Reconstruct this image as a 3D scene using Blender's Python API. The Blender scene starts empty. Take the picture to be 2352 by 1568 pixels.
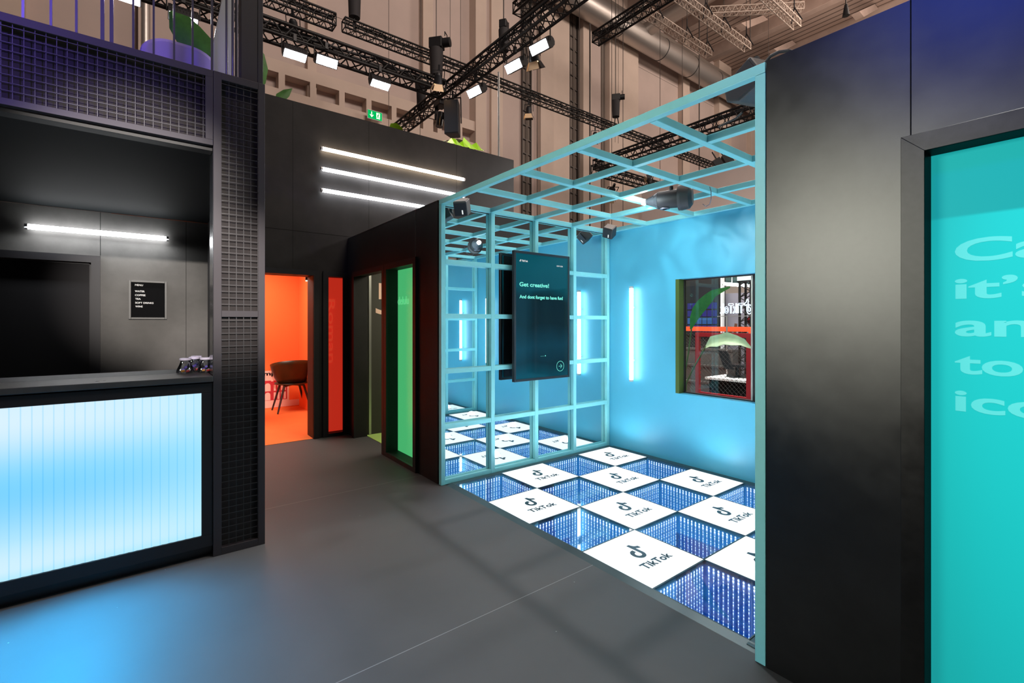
import bpy, bmesh, math, random
from mathutils import Vector, Matrix
random.seed(7)
C = bpy.context.scene.collection
PI = math.pi

# ------------------------------------------------------------------ materials
def mat(name, col, rough=0.5, metal=0.0, emit=None, es=0.0, noise=0.0, nscale=3.0, spec=0.5, bump=0.0, bscale=60.0):
    m = bpy.data.materials.new(name); m.use_nodes = True
    nt = m.node_tree; b = nt.nodes['Principled BSDF']
    b.inputs['Base Color'].default_value = (*col, 1)
    b.inputs['Roughness'].default_value = rough
    b.inputs['Metallic'].default_value = metal
    b.inputs['Specular IOR Level'].default_value = spec
    if emit:
        b.inputs['Emission Color'].default_value = (*emit, 1)
        b.inputs['Emission Strength'].default_value = es
    if noise or bump:
        tc = nt.nodes.new('ShaderNodeTexCoord')
    if noise:
        n = nt.nodes.new('ShaderNodeTexNoise'); n.inputs['Scale'].default_value = nscale
        n.inputs['Detail'].default_value = 5; n.inputs['Roughness'].default_value = 0.62
        nt.links.new(tc.outputs['Object'], n.inputs['Vector'])
        r = nt.nodes.new('ShaderNodeValToRGB')
        r.color_ramp.elements[0].position = 0.3; r.color_ramp.elements[1].position = 0.72
        r.color_ramp.elements[0].color = (*[c * (1 - noise) for c in col], 1)
        r.color_ramp.elements[1].color = (*[min(1, c * (1 + noise)) for c in col], 1)
        nt.links.new(n.outputs['Fac'], r.inputs['Fac']); nt.links.new(r.outputs['Color'], b.inputs['Base Color'])
        mr = nt.nodes.new('ShaderNodeMapRange')
        mr.inputs['To Min'].default_value = max(0, rough - 0.07); mr.inputs['To Max'].default_value = min(1, rough + 0.07)
        nt.links.new(n.outputs['Fac'], mr.inputs['Value']); nt.links.new(mr.outputs['Result'], b.inputs['Roughness'])
    if bump:
        n2 = nt.nodes.new('ShaderNodeTexNoise'); n2.inputs['Scale'].default_value = bscale
        nt.links.new(tc.outputs['Object'], n2.inputs['Vector'])
        bp = nt.nodes.new('ShaderNodeBump'); bp.inputs['Strength'].default_value = bump; bp.inputs['Distance'].default_value = 0.01
        nt.links.new(n2.outputs['Fac'], bp.inputs['Height']); nt.links.new(bp.outputs['Normal'], b.inputs['Normal'])
    return m

def emi(name, col, s):
    m = bpy.data.materials.new(name); m.use_nodes = True
    nt = m.node_tree; nt.nodes.clear()
    o = nt.nodes.new('ShaderNodeOutputMaterial'); e = nt.nodes.new('ShaderNodeEmission')
    e.inputs['Color'].default_value = (*col, 1); e.inputs['Strength'].default_value = s
    nt.links.new(e.outputs['Emission'], o.inputs['Surface'])
    return m

def glass(name, tint=(1, 1, 1), refl=0.06, rough=0.0):
    m = bpy.data.materials.new(name); m.use_nodes = True
    nt = m.node_tree; nt.nodes.clear()
    o = nt.nodes.new('ShaderNodeOutputMaterial'); t = nt.nodes.new('ShaderNodeBsdfTransparent')
    g = nt.nodes.new('ShaderNodeBsdfGlossy'); mx = nt.nodes.new('ShaderNodeMixShader')
    fr = nt.nodes.new('ShaderNodeFresnel'); fr.inputs['IOR'].default_value = 1.45
    t.inputs['Color'].default_value = (*tint, 1); g.inputs['Roughness'].default_value = rough
    ad = nt.nodes.new('ShaderNodeMath'); ad.operation = 'MULTIPLY_ADD'; ad.inputs[1].default_value = 0.8; ad.inputs[2].default_value = refl * 0.3
    nt.links.new(fr.outputs['Fac'], ad.inputs[0]); nt.links.new(ad.outputs['Value'], mx.inputs['Fac'])
    nt.links.new(t.outputs['BSDF'], mx.inputs[1]); nt.links.new(g.outputs['BSDF'], mx.inputs[2])
    nt.links.new(mx.outputs['Shader'], o.inputs['Surface'])
    return m

M = {}
M['black_panel'] = mat('black_panel', (0.027, 0.0255, 0.026), 0.55, noise=0.28, nscale=1.7, bump=0.03, bscale=90, spec=.15)
M['right_panel'] = mat('stained_panel', (0.0075, 0.0073, 0.0072), 0.37, noise=0.25, nscale=1.9, bump=0.03, bscale=90, spec=.5)
M['right_frame'] = mat('stained_frame', (0.0075, 0.007, 0.007), 0.45, noise=0.25, nscale=7, spec=.36)
M['grey_panel'] = mat('grey_panel', (0.10, 0.096, 0.092), 0.6, spec=.2, noise=0.22, nscale=2.2, bump=0.03, bscale=90)
M['black_frame'] = mat('black_frame', (0.020, 0.019, 0.022), 0.5, spec=.3)
M['door_black'] = mat('door_black', (0.026, 0.025, 0.027), 0.7, spec=.12)
M['dark_metal'] = mat('dark_metal', (0.05, 0.047, 0.055), 0.38, 0.3)
M['post_metal'] = mat('post_metal', (0.17, 0.165, 0.20), 0.28, 0.75)
M['bar_ceiling'] = mat('bar_ceiling', (0.007, 0.009, 0.010), 0.75, spec=.15)
M['gloss_black'] = mat('gloss_black', (0.02, 0.022, 0.026), 0.18)
M['worktop'] = mat('worktop', (0.06, 0.062, 0.066), 0.3, noise=0.15, nscale=8)
M['turq'] = mat('turquoise_paint', (0.26, 0.72, 0.77), 0.45, noise=0.06, nscale=6)
M['blue_wall'] = mat('blue_wall', (0.08, 0.43, 0.64), 0.45, noise=0.05, nscale=1.2)
M['mirror'] = mat('mirror', (0.80, 0.90, 0.92), 0.0, 1.0)
M['hall_wall'] = mat('hall_wall', (0.50, 0.40, 0.36), 0.8, noise=0.07, nscale=0.5)
M['hall_conc'] = mat('hall_concrete', (0.56, 0.45, 0.38), 0.85, noise=0.06, nscale=0.8)
M['hall_wood'] = mat('ceiling_wood', (0.42, 0.31, 0.26), 0.8)
M['hall_beam'] = mat('beam_wood', (0.36, 0.27, 0.23), 0.8, noise=0.1, nscale=2)
M['hall_dark'] = mat('hall_dark_strip', (0.16, 0.13, 0.11), 0.8)
M['truss'] = mat('truss_black', (0.007, 0.0065, 0.0065), 0.5, spec=.3)
M['truss_white'] = mat('truss_pale', (0.55, 0.45, 0.38), 0.5)
M['lamp_body'] = mat('lamp_body', (0.012, 0.012, 0.014), 0.5, spec=.3)
M['cable'] = mat('cable_black', (0.015, 0.014, 0.016), 0.6)
M['chain'] = mat('chain_steel', (0.07, 0.06, 0.055), 0.5, 0.4)
M['strap'] = mat('strap_black', (0.02, 0.018, 0.02), 0.8)
M['duct'] = mat('duct_steel', (0.50, 0.46, 0.43), 0.42, 0.8, bump=0.15, bscale=9)
M['lens_white'] = emi('lens_white', (1.0, 0.97, 0.98), 55)
M['lens_warm'] = emi('lens_warm', (1.0, 0.55, 0.2), 9)
M['barn_warm'] = mat('barn_door_inner', (0.7, 0.5, 0.3), 0.5, emit=(1, 0.6, 0.28), es=0.0)
M['tube_white'] = emi('tube_white', (0.96, 0.98, 1.0), 20)
M['tube_booth'] = emi('tube_booth', (0.95, 0.98, 1.0), 11)
M['tube_warm'] = emi('tube_warm', (1.0, 0.80, 0.56), 20)
M['tube_cap'] = mat('tube_cap', (0.5, 0.5, 0.52), 0.4)
M['white'] = mat('white_plastic', (0.75, 0.75, 0.77), 0.4)
M['letter_white'] = mat('letter_white', (0.8, 0.8, 0.8), 0.6)
M['board_black'] = mat('board_black', (0.004, 0.004, 0.0045), 0.9, spec=.1)
M['board_frame'] = mat('board_frame', (0.085, 0.083, 0.08), 0.5)
M['logo_ink'] = mat('logo_ink', (0.035, 0.06, 0.08), 0.4)
M['tile_white'] = emi('lit_tile', (0.90, 0.97, 1.0), 1.25)
M['tile_edge'] = mat('tile_edge', (0.08, 0.11, 0.12), 0.35, 0.5)
M['pit_wall'] = mat('pit_wall', (0.035, 0.29, 0.68), 0.3)  # blue glow of the LEDs put into the wall colour
M['pit_floor'] = mat('pit_floor', (0.01, 0.06, 0.16), 0.2)
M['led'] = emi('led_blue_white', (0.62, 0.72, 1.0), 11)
M['tile_glass'] = glass('tile_glass', (0.92, 0.96, 1.0), 0.12)
M['pane'] = glass('pane_glass', (0.93, 0.97, 0.96), 0.08)
M['screen'] = mat('screen_face', (0.004, 0.012, 0.018), 0.07, emit=(0.0, 0.030, 0.042), es=0.4, spec=0.4)
M['screen_text'] = emi('screen_text', (0.22, 0.95, 0.80), 1.0)
M['screen_white'] = emi('screen_white', (0.9, 0.95, 0.95), 1.0)
M['bezel'] = mat('bezel', (0.02, 0.022, 0.028), 0.3)
M['speaker'] = mat('speaker_body', (0.025, 0.026, 0.03), 0.55)
M['speaker_grille'] = mat('speaker_grille', (0.012, 0.016, 0.024), 0.5)
M['speaker_top'] = mat('speaker_top', (0.30, 0.27, 0.26), 0.6)
M['purple'] = mat('purple_fabric', (0.40, 0.34, 0.62), 0.9, bump=0.15, bscale=300)
M['leaf'] = mat('leaf_green', (0.05, 0.17, 0.025), 0.45, noise=0.25, nscale=14)
M['leaf_bright'] = mat('leaf_bright', (0.12, 0.30, 0.035), 0.5, noise=0.2, nscale=16)
M['leaf_pale'] = mat('leaf_pale', (0.36, 0.44, 0.26), 0.5, noise=0.15, nscale=14)
M['leaf_lime'] = mat('leaf_lime', (0.48, 0.90, 0.02), 0.5)
M['stem'] = mat('stem', (0.20, 0.22, 0.07), 0.5)
M['red_wall'] = mat('red_wall', (0.95, 0.21, 0.055), 0.8, spec=.2)
M['red_floor'] = mat('red_floor', (0.90, 0.23, 0.06), 0.8, spec=.2, noise=0.05, nscale=5)
M['sticker'] = mat('sticker_pink', (0.85, 0.55, 0.45), 0.7)
M['sticker_red'] = mat('sticker_red', (0.50, 0.02, 0.03), 0.7)
M['red_glass'] = mat('red_frosted', (0.75, 0.04, 0.02), 0.35, emit=(1.0, 0.045, 0.02), es=0.45)
M['red_letter'] = mat('red_letter', (0.8, 0.12, 0.04), 0.35, emit=(1.0, 0.062, 0.028), es=0.49)
M['green_glass'] = mat('green_frosted', (0.08, 0.55, 0.2), 0.3, emit=(0.07, 0.50, 0.17), es=0.85)
M['green_letter'] = mat('green_letter', (0.2, 0.6, 0.3), 0.3, emit=(0.14, 0.58, 0.27), es=0.92)
M['green_floor'] = mat('lime_floor', (0.42, 0.62, 0.16), 0.7)
M['dark_room'] = mat('dark_room_wall', (0.045, 0.04, 0.034), 0.7)
M['alu'] = mat('aluminium', (0.5, 0.49, 0.47), 0.35, 0.7)
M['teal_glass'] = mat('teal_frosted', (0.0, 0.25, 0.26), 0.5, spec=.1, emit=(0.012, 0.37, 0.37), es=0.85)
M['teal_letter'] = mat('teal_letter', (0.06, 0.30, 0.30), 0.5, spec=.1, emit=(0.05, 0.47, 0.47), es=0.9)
M['chair_shell'] = mat('chair_shell', (0.030, 0.020, 0.006), 0.38)
M['chair_leg'] = mat('chair_leg', (0.02, 0.015, 0.014), 0.45)
M['red_paint'] = mat('red_paint', (0.55, 0.015, 0.02), 0.4)
M['orange_paint'] = mat('orange_paint', (0.85, 0.10, 0.03), 0.45, emit=(1, 0.1, 0.03), es=0.15)  # faint emission added to the orange, though nothing here is a lamp
M['neon'] = emi('neon_white', (0.72, 0.82, 1.0), 2.2)
M['olive'] = mat('olive_reveal', (0.06, 0.10, 0.015), 0.5)
M['ui_purple'] = emi('ui_purple', (0.07, 0.06, 0.32), 0.7)
M['ui_blue'] = emi('ui_blue', (0.07, 0.16, 0.45), 0.8)
M['exit_green'] = emi('exit_green', (0.0, 0.42, 0.09), 1.2)
M['exit_white'] = emi('exit_white', (0.85, 1.0, 0.75), 1.3)
M['jar_glass'] = glass('jar_glass', (0.93, 0.95, 0.97), 0.25)
M['jar_lid'] = mat('jar_lid', (0.62, 0.58, 0.72), 0.5)
M['sweet_violet'] = mat('sweet_violet', (0.18, 0.12, 0.6), 0.3)
M['sweet_red'] = mat('sweet_red', (0.6, 0.05, 0.05), 0.3)
M['sweet_orange'] = mat('sweet_orange', (0.8, 0.35, 0.03), 0.3)
M['sweet_white'] = mat('sweet_white', (0.8, 0.8, 0.82), 0.3)
M['column_white'] = mat('column_white', (0.72, 0.72, 0.72), 0.22, 0.35)
M['deck_purple'] = mat('deck_frame_paint', (0.04, 0.035, 0.041), 0.55, spec=.3)
M['deck_back'] = mat('deck_back_panel', (0.032, 0.028, 0.028), 0.7, spec=.15, noise=0.15, nscale=6)
M['wire'] = mat('mesh_wire', (0.026, 0.024, 0.027), 0.5)
M['red_mark'] = mat('red_mark', (0.35, 0.01, 0.02), 0.6)
M['brown'] = mat('brown_drawing', (0.12, 0.04, 0.02), 0.7)

def floor_mat():
    m = mat('floor_grey', (0.084, 0.085, 0.089), 0.55, spec=.22, noise=0.12, nscale=1.1)
    nt = m.node_tree; b = nt.nodes['Principled BSDF']
    tc = nt.nodes.new('ShaderNodeTexCoord'); sp = nt.nodes.new('ShaderNodeSeparateXYZ')
    nt.links.new(tc.outputs['Object'], sp.inputs[0])
    def mth(op, a, bv, c=None):
        n = nt.nodes.new('ShaderNodeMath'); n.operation = op
        for i, v in enumerate((a, bv, c)):
            if v is None: continue
            if isinstance(v, (int, float)): n.inputs[i].default_value = v
            else: nt.links.new(v, n.inputs[i])
        return n.outputs[0]
    # 2.05 m wide boards laid side by side: a thin pale joint between them
    x = mth('ADD', sp.outputs['X'], 1.855 + 2.05 * 20)
    md = mth('MODULO', x, 2.05)
    lt = mth('LESS_THAN', md, 0.004)
    # scattered pale specks of grit
    vo = nt.nodes.new('ShaderNodeTexVoronoi'); vo.inputs['Scale'].default_value = 6
    nt.links.new(tc.outputs['Object'], vo.inputs['Vector'])
    sk = mth('LESS_THAN', vo.outputs['Distance'], 0.018)
    am = mth('MAXIMUM', mth('MULTIPLY', lt, 0.5), mth('MULTIPLY', sk, 0.6))
    mx = nt.nodes.new('ShaderNodeMix'); mx.data_type = 'RGBA'
    src = b.inputs['Base Color'].links[0].from_socket
    nt.links.new(am, mx.inputs['Factor']); nt.links.new(src, mx.inputs['A'])
    mx.inputs['B'].default_value = (0.36, 0.37, 0.38, 1)
    nt.links.new(mx.outputs['Result'], b.inputs['Base Color'])
    return m
def laminate(name, diff, gl, rough, noise=.25, nscale=1.9):
    # black laminate with a satin sheen and smudges
    m = bpy.data.materials.new(name); m.use_nodes = True
    nt = m.node_tree; nt.nodes.clear(); N = nt.nodes.new; L = nt.links.new
    o = N('ShaderNodeOutputMaterial'); d = N('ShaderNodeBsdfDiffuse'); g = N('ShaderNodeBsdfGlossy'); g.distribution = 'BECKMANN'
    d.inputs['Color'].default_value = (*diff, 1); g.inputs['Color'].default_value = (1, 1, 1, 1)
    tc = N('ShaderNodeTexCoord'); n = N('ShaderNodeTexNoise'); n.inputs['Scale'].default_value = nscale; n.inputs['Detail'].default_value = 6; n.inputs['Roughness'].default_value = .65
    L(tc.outputs['Object'], n.inputs['Vector'])
    mr = N('ShaderNodeMapRange'); mr.inputs['From Min'].default_value = .3; mr.inputs['From Max'].default_value = .7
    mr.inputs['To Min'].default_value = rough - .03; mr.inputs['To Max'].default_value = rough + .03; L(n.outputs['Fac'], mr.inputs['Value']); L(mr.outputs['Result'], g.inputs['Roughness'])
    m2 = N('ShaderNodeMapRange'); m2.inputs['From Min'].default_value = .3; m2.inputs['From Max'].default_value = .7
    m2.inputs['To Min'].default_value = gl * (1 - noise); m2.inputs['To Max'].default_value = gl * (1 + noise); L(n.outputs['Fac'], m2.inputs['Value'])
    mx = N('ShaderNodeMixShader'); L(m2.outputs['Result'], mx.inputs['Fac']); L(d.outputs[0], mx.inputs[1]); L(g.outputs[0], mx.inputs[2]); L(mx.outputs[0], o.inputs['Surface'])
    return m
M['right_panel'] = laminate('stained_panel', (.0035, .0035, .004), .046, .36, .22)
M['right_frame'] = laminate('stained_frame', (.0045, .004, .004), .032, .40, .25, 7)
M['floor'] = floor_mat()

def lightbox_mat():
    # fluted acrylic lit by LED strips along its top and bottom edges
    m = bpy.data.materials.new('lightbox_acrylic'); m.use_nodes = True
    nt = m.node_tree; nt.nodes.clear()
    o = nt.nodes.new('ShaderNodeOutputMaterial'); e = nt.nodes.new('ShaderNodeEmission')
    tc = nt.nodes.new('ShaderNodeTexCoord'); sp = nt.nodes.new('ShaderNodeSeparateXYZ')
    nt.links.new(tc.outputs['Generated'], sp.inputs[0])
    r = nt.nodes.new('ShaderNodeValToRGB'); r.color_ramp.interpolation = 'B_SPLINE'
    el = r.color_ramp.elements
    el[0].position = 0.0; el[0].color = (0.40, 0.80, 1.0, 1)
    el[1].position = 1.0; el[1].color = (0.66, 0.86, 1.0, 1)
    for p, c in ((0.06, (0.74, 0.89, 1.0, 1)), (0.22, (0.45, 0.80, 1.0, 1)), (0.45, (0.13, 0.58, 0.98, 1)), (0.66, (0.22, 0.68, 1.0, 1)), (0.86, (0.78, 0.90, 1.0, 1))):
        q = el.new(p); q.color = c
    nt.links.new(sp.outputs['Z'], r.inputs['Fac'])
    w = nt.nodes.new('ShaderNodeMath'); w.operation = 'MODULO'
    wm = nt.nodes.new('ShaderNodeMath'); wm.operation = 'MULTIPLY'; wm.inputs[1].default_value = 62
    nt.links.new(sp.outputs['Y'], wm.inputs[0]); nt.links.new(wm.outputs[0], w.inputs[0]); w.inputs[1].default_value = 1.0
    l = nt.nodes.new('ShaderNodeMath'); l.operation = 'LESS_THAN'; l.inputs[1].default_value = 0.12
    nt.links.new(w.outputs[0], l.inputs[0])
    mx = nt.nodes.new('ShaderNodeMix'); mx.data_type = 'RGBA'; mx.blend_type = 'MULTIPLY'
    mul = nt.nodes.new('ShaderNodeMath'); mul.operation = 'MULTIPLY'; mul.inputs[1].default_value = 0.5
    nt.links.new(l.outputs[0], mul.inputs[0]); nt.links.new(mul.outputs[0], mx.inputs['Factor'])
    pw = nt.nodes.new('ShaderNodeMath'); pw.operation = 'POWER'; pw.inputs[1].default_value = 5.0; nt.links.new(sp.outputs['Y'], pw.inputs[0])
    pm = nt.nodes.new('ShaderNodeMath'); pm.operation = 'MULTIPLY'; pm.inputs[1].default_value = .6; nt.links.new(pw.outputs[0], pm.inputs[0])
    mh = nt.nodes.new('ShaderNodeMix'); mh.data_type = 'RGBA'; nt.links.new(pm.outputs[0], mh.inputs['Factor']); nt.links.new(r.outputs['Color'], mh.inputs['A']); mh.inputs['B'].default_value = (.42, .82, 1, 1)
    nt.links.new(mh.outputs['Result'], mx.inputs['A']); mx.inputs['B'].default_value = (0.45, 0.80, 0.97, 1)
    nt.links.new(mx.outputs['Result'], e.inputs['Color']); e.inputs['Strength'].default_value = 1.03
    nt.links.new(e.outputs['Emission'], o.inputs['Surface'])
    return m
M['lightbox'] = lightbox_mat()

def screen_mat():
    # picture on the display: teal above, dark middle, blue glow below
    m = M['screen']; nt = m.node_tree; b = nt.nodes['Principled BSDF']
    tc = nt.nodes.new('ShaderNodeTexCoord'); sp = nt.nodes.new('ShaderNodeSeparateXYZ'); nt.links.new(tc.outputs['Generated'], sp.inputs[0])
    no = nt.nodes.new('ShaderNodeTexNoise'); no.inputs['Scale'].default_value = 2.2; nt.links.new(tc.outputs['Generated'], no.inputs['Vector'])
    ad = nt.nodes.new('ShaderNodeMath'); ad.operation = 'MULTIPLY_ADD'; ad.inputs[1].default_value = .16; nt.links.new(no.outputs['Fac'], ad.inputs[0]); nt.links.new(sp.outputs['Z'], ad.inputs[2])
    r = nt.nodes.new('ShaderNodeValToRGB'); el = r.color_ramp.elements
    el[0].position = .08; el[0].color = (0, .065, .10, 1); el[1].position = 1.0; el[1].color = (0, .075, .10, 1)
    for p, c in ((.20, (.003, .022, .034, 1)), (.34, (.004, .040, .065, 1)), (.52, (.003, .012, .015, 1)), (.72, (.002, .012, .016, 1)), (.80, (0, .060, .080, 1))):
        q = el.new(p); q.color = c
    nt.links.new(ad.outputs[0], r.inputs['Fac']); nt.links.new(r.outputs['Color'], b.inputs['Emission Color']); b.inputs['Emission Strength'].default_value = .8
screen_mat()

def ceiling_mat():
    m = M['hall_wood']; nt = m.node_tree; b = nt.nodes['Principled BSDF']
    tc = nt.nodes.new('ShaderNodeTexCoord'); sp = nt.nodes.new('ShaderNodeSeparateXYZ')
    nt.links.new(tc.outputs['Object'], sp.inputs[0])
    a = nt.nodes.new('ShaderNodeMath'); a.operation = 'ADD'; a.inputs[1].default_value = 100
    nt.links.new(sp.outputs['Y'], a.inputs[0])
    md = nt.nodes.new('ShaderNodeMath'); md.operation = 'MODULO'; md.inputs[1].default_value = 0.42
    nt.links.new(a.outputs[0], md.inputs[0])
    lt = nt.nodes.new('ShaderNodeMath'); lt.operation = 'LESS_THAN'; lt.inputs[1].default_value = 0.09
    nt.links.new(md.outputs[0], lt.inputs[0])
    mx = nt.nodes.new('ShaderNodeMix'); mx.data_type = 'RGBA'
    nt.links.new(lt.outputs[0], mx.inputs['Factor'])
    mx.inputs['A'].default_value = (0.42, 0.31, 0.26, 1); mx.inputs['B'].default_value = (0.13, 0.09, 0.075, 1)
    nt.links.new(mx.outputs['Result'], b.inputs['Base Color'])
ceiling_mat()

# ------------------------------------------------------------------ mesh builder
class MB:
    def __init__(s): s.v = []; s.f = []; s.sm = []
    def add(s, vs, fs, smooth=False):
        k = len(s.v); s.v += [Vector(p) for p in vs]
        for f in fs: s.f.append([k + i for i in f]); s.sm.append(smooth)
        return s
    def box(s, x0, x1, y0, y1, z0, z1):
        x0, x1 = min(x0, x1), max(x0, x1); y0, y1 = min(y0, y1), max(y0, y1); z0, z1 = min(z0, z1), max(z0, z1)
        return s.add([(x0, y0, z0), (x1, y0, z0), (x1, y1, z0), (x0, y1, z0), (x0, y0, z1), (x1, y0, z1), (x1, y1, z1), (x0, y1, z1)],
                     [(0, 3, 2, 1), (4, 5, 6, 7), (0, 1, 5, 4), (1, 2, 6, 5), (2, 3, 7, 6), (3, 0, 4, 7)])
    def tube(s, p, q, r, n=8, r2=None, cap=True):
        p, q = Vector(p), Vector(q); d = (q - p)
        if d.length < 1e-6: return s
        d.normalize(); a = d.orthogonal().normalized(); b = d.cross(a); r2 = r if r2 is None else r2
        vs = [p + (a * math.cos(2 * PI * i / n) + b * math.sin(2 * PI * i / n)) * r for i in range(n)]
        vs += [q + (a * math.cos(2 * PI * i / n) + b * math.sin(2 * PI * i / n)) * r2 for i in range(n)]
        k = len(s.v)
        s.add(vs, [(i, (i + 1) % n, n + (i + 1) % n, n + i) for i in range(n)], True)
        if cap: s.add(vs[:n], [tuple(range(n))[::-1]]); s.add(vs[n:], [tuple(range(n))])
        return s
    def path(s, pts, r, n=6):
        for a, b in zip(pts[:-1], pts[1:]): s.tube(a, b, r, n)
        return s
    def bar(s, p, q, w, h, up=(0, 0, 1)):
        p, q = Vector(p), Vector(q); d = (q - p).normalized(); u = Vector(up)
        a = d.cross(u).normalized() * w / 2; b = a.cross(d).normalized() * h / 2
        vs = [p - a - b, p + a - b, p + a + b, p - a + b, q - a - b, q + a - b, q + a + b, q - a + b]
        return s.add(vs, [(0, 1, 2, 3), (7, 6, 5, 4), (0, 4, 5, 1), (1, 5, 6, 2), (2, 6, 7, 3), (3, 7, 4, 0)])
    def lathe(s, prof, c, n=20, ax='z'):
        k = len(s.v); c = Vector(c); vs = []
        for r, z in prof:
            for i in range(n):
                t = 2 * PI * i / n; u, w = r * math.cos(t), r * math.sin(t)
                vs.append(c + (Vector((u, w, z)) if ax == 'z' else Vector((z, u, w)) if ax == 'x' else Vector((w, z, u))))
        fs = []
        for j in range(len(prof) - 1):
            for i in range(n): fs.append((j * n + i, j * n + (i + 1) % n, (j + 1) * n + (i + 1) % n, (j + 1) * n + i))
        return s.add(vs, fs, True)
    def prism(s, poly, o, ex, ey, t):
        """flat outline -> solid: o origin, ex/ey in-plane axes, t thickness vector"""
        o, ex, ey, t = Vector(o), Vector(ex), Vector(ey), Vector(t); n = len(poly)
        a = [o + ex * x + ey * y for x, y in poly]; b = [p + t for p in a]
        return s.add(a + b, [tuple(range(n))[::-1], tuple(range(n, 2 * n))] + [(i, (i + 1) % n, n + (i + 1) % n, n + i) for i in range(n)])
    def xf(s, m): s.v = [m @ p for p in s.v]; return s
    def build(s, name, m, parent=None, loc=None, bevel=0.0, label=None, fix=True):
        me = bpy.data.meshes.new(name)
        off = Vector(loc) if loc is not None else (parent_loc(parent) if parent is not None else Vector())
        me.from_pydata([p - off for p in s.v], [], s.f); me.update()
        me.polygons.foreach_set('use_smooth', s.sm)
        if fix:
            bm = bmesh.new(); bm.from_mesh(me); bmesh.ops.recalc_face_normals(bm, faces=bm.faces); bm.to_mesh(me); bm.free()
        me.materials.append(M[m] if isinstance(m, str) else m)
        o = bpy.data.objects.new(name, me); C.objects.link(o)
        if parent is not None:
            o.parent = parent
            if loc is not None: o.location = Vector(loc) - parent_loc(parent)
        elif loc is not None: o.location = loc
        if bevel:
            b = o.modifiers.new('bevel', 'BEVEL'); b.width = bevel; b.segments = 2; b.limit_method = 'ANGLE'
        if label: o['label'] = label
        return o
WL = {}
def parent_loc(o):
    l = Vector()
    while o is not None: l = l + o.location; o = o.parent
    return l
def tag(o, label=None, cat=None, group=None, kind=None):
    if label: o['label'] = label
    if cat: o['category'] = cat
    if group: o['group'] = group
    if kind: o['kind'] = kind
    return o
def thing(name, label, cat, loc=(0, 0, 0), group=None):
    o = bpy.data.objects.new(name, None); C.objects.link(o); o.location = loc; o.empty_display_size = 0.05
    return tag(o, label, cat, group)
def struct(name, mb, m, label, cat='wall', bevel=0, parent=None):
    o = mb.build(name, m, parent, bevel=bevel)
    if parent is None: tag(o, label, cat, None, 'structure')
    return o
def copy_tree(root, loc, label=None, rotz=None):
    r = root.copy(); C.objects.link(r); r.location = loc
    if rotz is not None: r.rotation_euler = (0, 0, rotz)
    if label: r['label'] = label
    for ch in list(root.children):
        c = ch.copy(); C.objects.link(c); c.parent = r
        for g in list(ch.children):
            d = g.copy(); C.objects.link(d); d.parent = c
    return r

def text(name, body, m, parent, o, ex, ey, w, h, bold=0.0, t=0.002, space=1.0, label=None, outline=False):
    """lettering solid: o = lower left corner, ex/ey unit axes, w total width, h cap height"""
    cu = bpy.data.curves.new(name, 'FONT'); cu.body = body; cu.size = 1; cu.offset = bold; cu.space_character = space
    cu.resolution_u = 5
    ob = bpy.data.objects.new(name, cu); C.objects.link(ob)
    dg = bpy.context.evaluated_depsgraph_get(); dg.update()
    me = bpy.data.meshes.new_from_object(ob.evaluated_get(dg))
    cap = bpy.data.curves.new('x', 'FONT')
    vs = [v.co.copy() for v in me.vertices]; fs = [list(p.vertices) for p in me.polygons]
    bpy.data.objects.remove(ob); bpy.data.curves.remove(cu); bpy.data.curves.remove(cap); bpy.data.meshes.remove(me)
    x0 = min(v.x for v in vs); x1 = max(v.x for v in vs)
    CAP = 0.729
    o, ex, ey = Vector(o), Vector(ex), Vector(ey); nz = ex.cross(ey)
    sx = w / (x1 - x0) if w else h / CAP; sy = h / CAP
    n = len(vs)
    a = [o + ex * ((v.x - x0) * sx) + ey * (v.y * sy) + nz * t for v in vs]
    mb = MB(); mb.add(a, fs)
    return mb.build(name, m, parent, fix=False, label=label)

NOTE = []
def note_outline():
    # the musical-note emblem, 24 x 24 units, y down
    segs = [((12.53, .02), (16.44, 0)), ((16.44, 0), (16.7, 1.9), (18.19, 4.17)), ((18.19, 4.17), (19.7, 5.7), (22.43, 5.96)), ((22.43, 5.96), (22.43, 9.99)),
            ((22.43, 9.99), (20, 9.9), (18.23, 9.02)), ((18.23, 9.02), (16.61, 8.09)), ((16.61, 8.09), (16.59, 16.84)), ((16.59, 16.84), (16.4, 19), (15.24, 20.78)),
            ((15.24, 20.78), (13.2, 23.8), (9.33, 23.99)), ((9.33, 23.99), (7, 24), (5.25, 22.96)), ((5.25, 22.96), (2, 20.8), (1.6, 17.25)), ((1.6, 17.25), (1.5, 13.2), (4.17, 10.8)),
            ((4.17, 10.8), (6.9, 8.5), (10.32, 9.08)), ((10.32, 9.08), (10.28, 13.52)), ((10.28, 13.52), (8.6, 13.1), (7.26, 13.89)), ((7.26, 13.89), (5.6, 15.1), (5.76, 17.25)),
            ((5.76, 17.25), (6.3, 19.9), (9.26, 20.12)), ((9.26, 20.12), (11.2, 19.9), (12.03, 18.51)), ((12.03, 18.51), (12.44, 17.45)), ((12.44, 17.45), (12.51, 12.09))]
    out = []
    for sg in segs:
        if len(sg) == 2: out.append(sg[0])
        else:
            for k in range(4):
                u = k / 4; a, b, c = sg
                out.append(tuple((1 - u) ** 2 * a[i] + 2 * u * (1 - u) * b[i] + u * u * c[i] for i in (0, 1)))
    out.append((12.51, 12.09))
    return [((x - 1.55) / 20.9, (24 - y) / 24) for x, y in out]
NOTE = note_outline()
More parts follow.
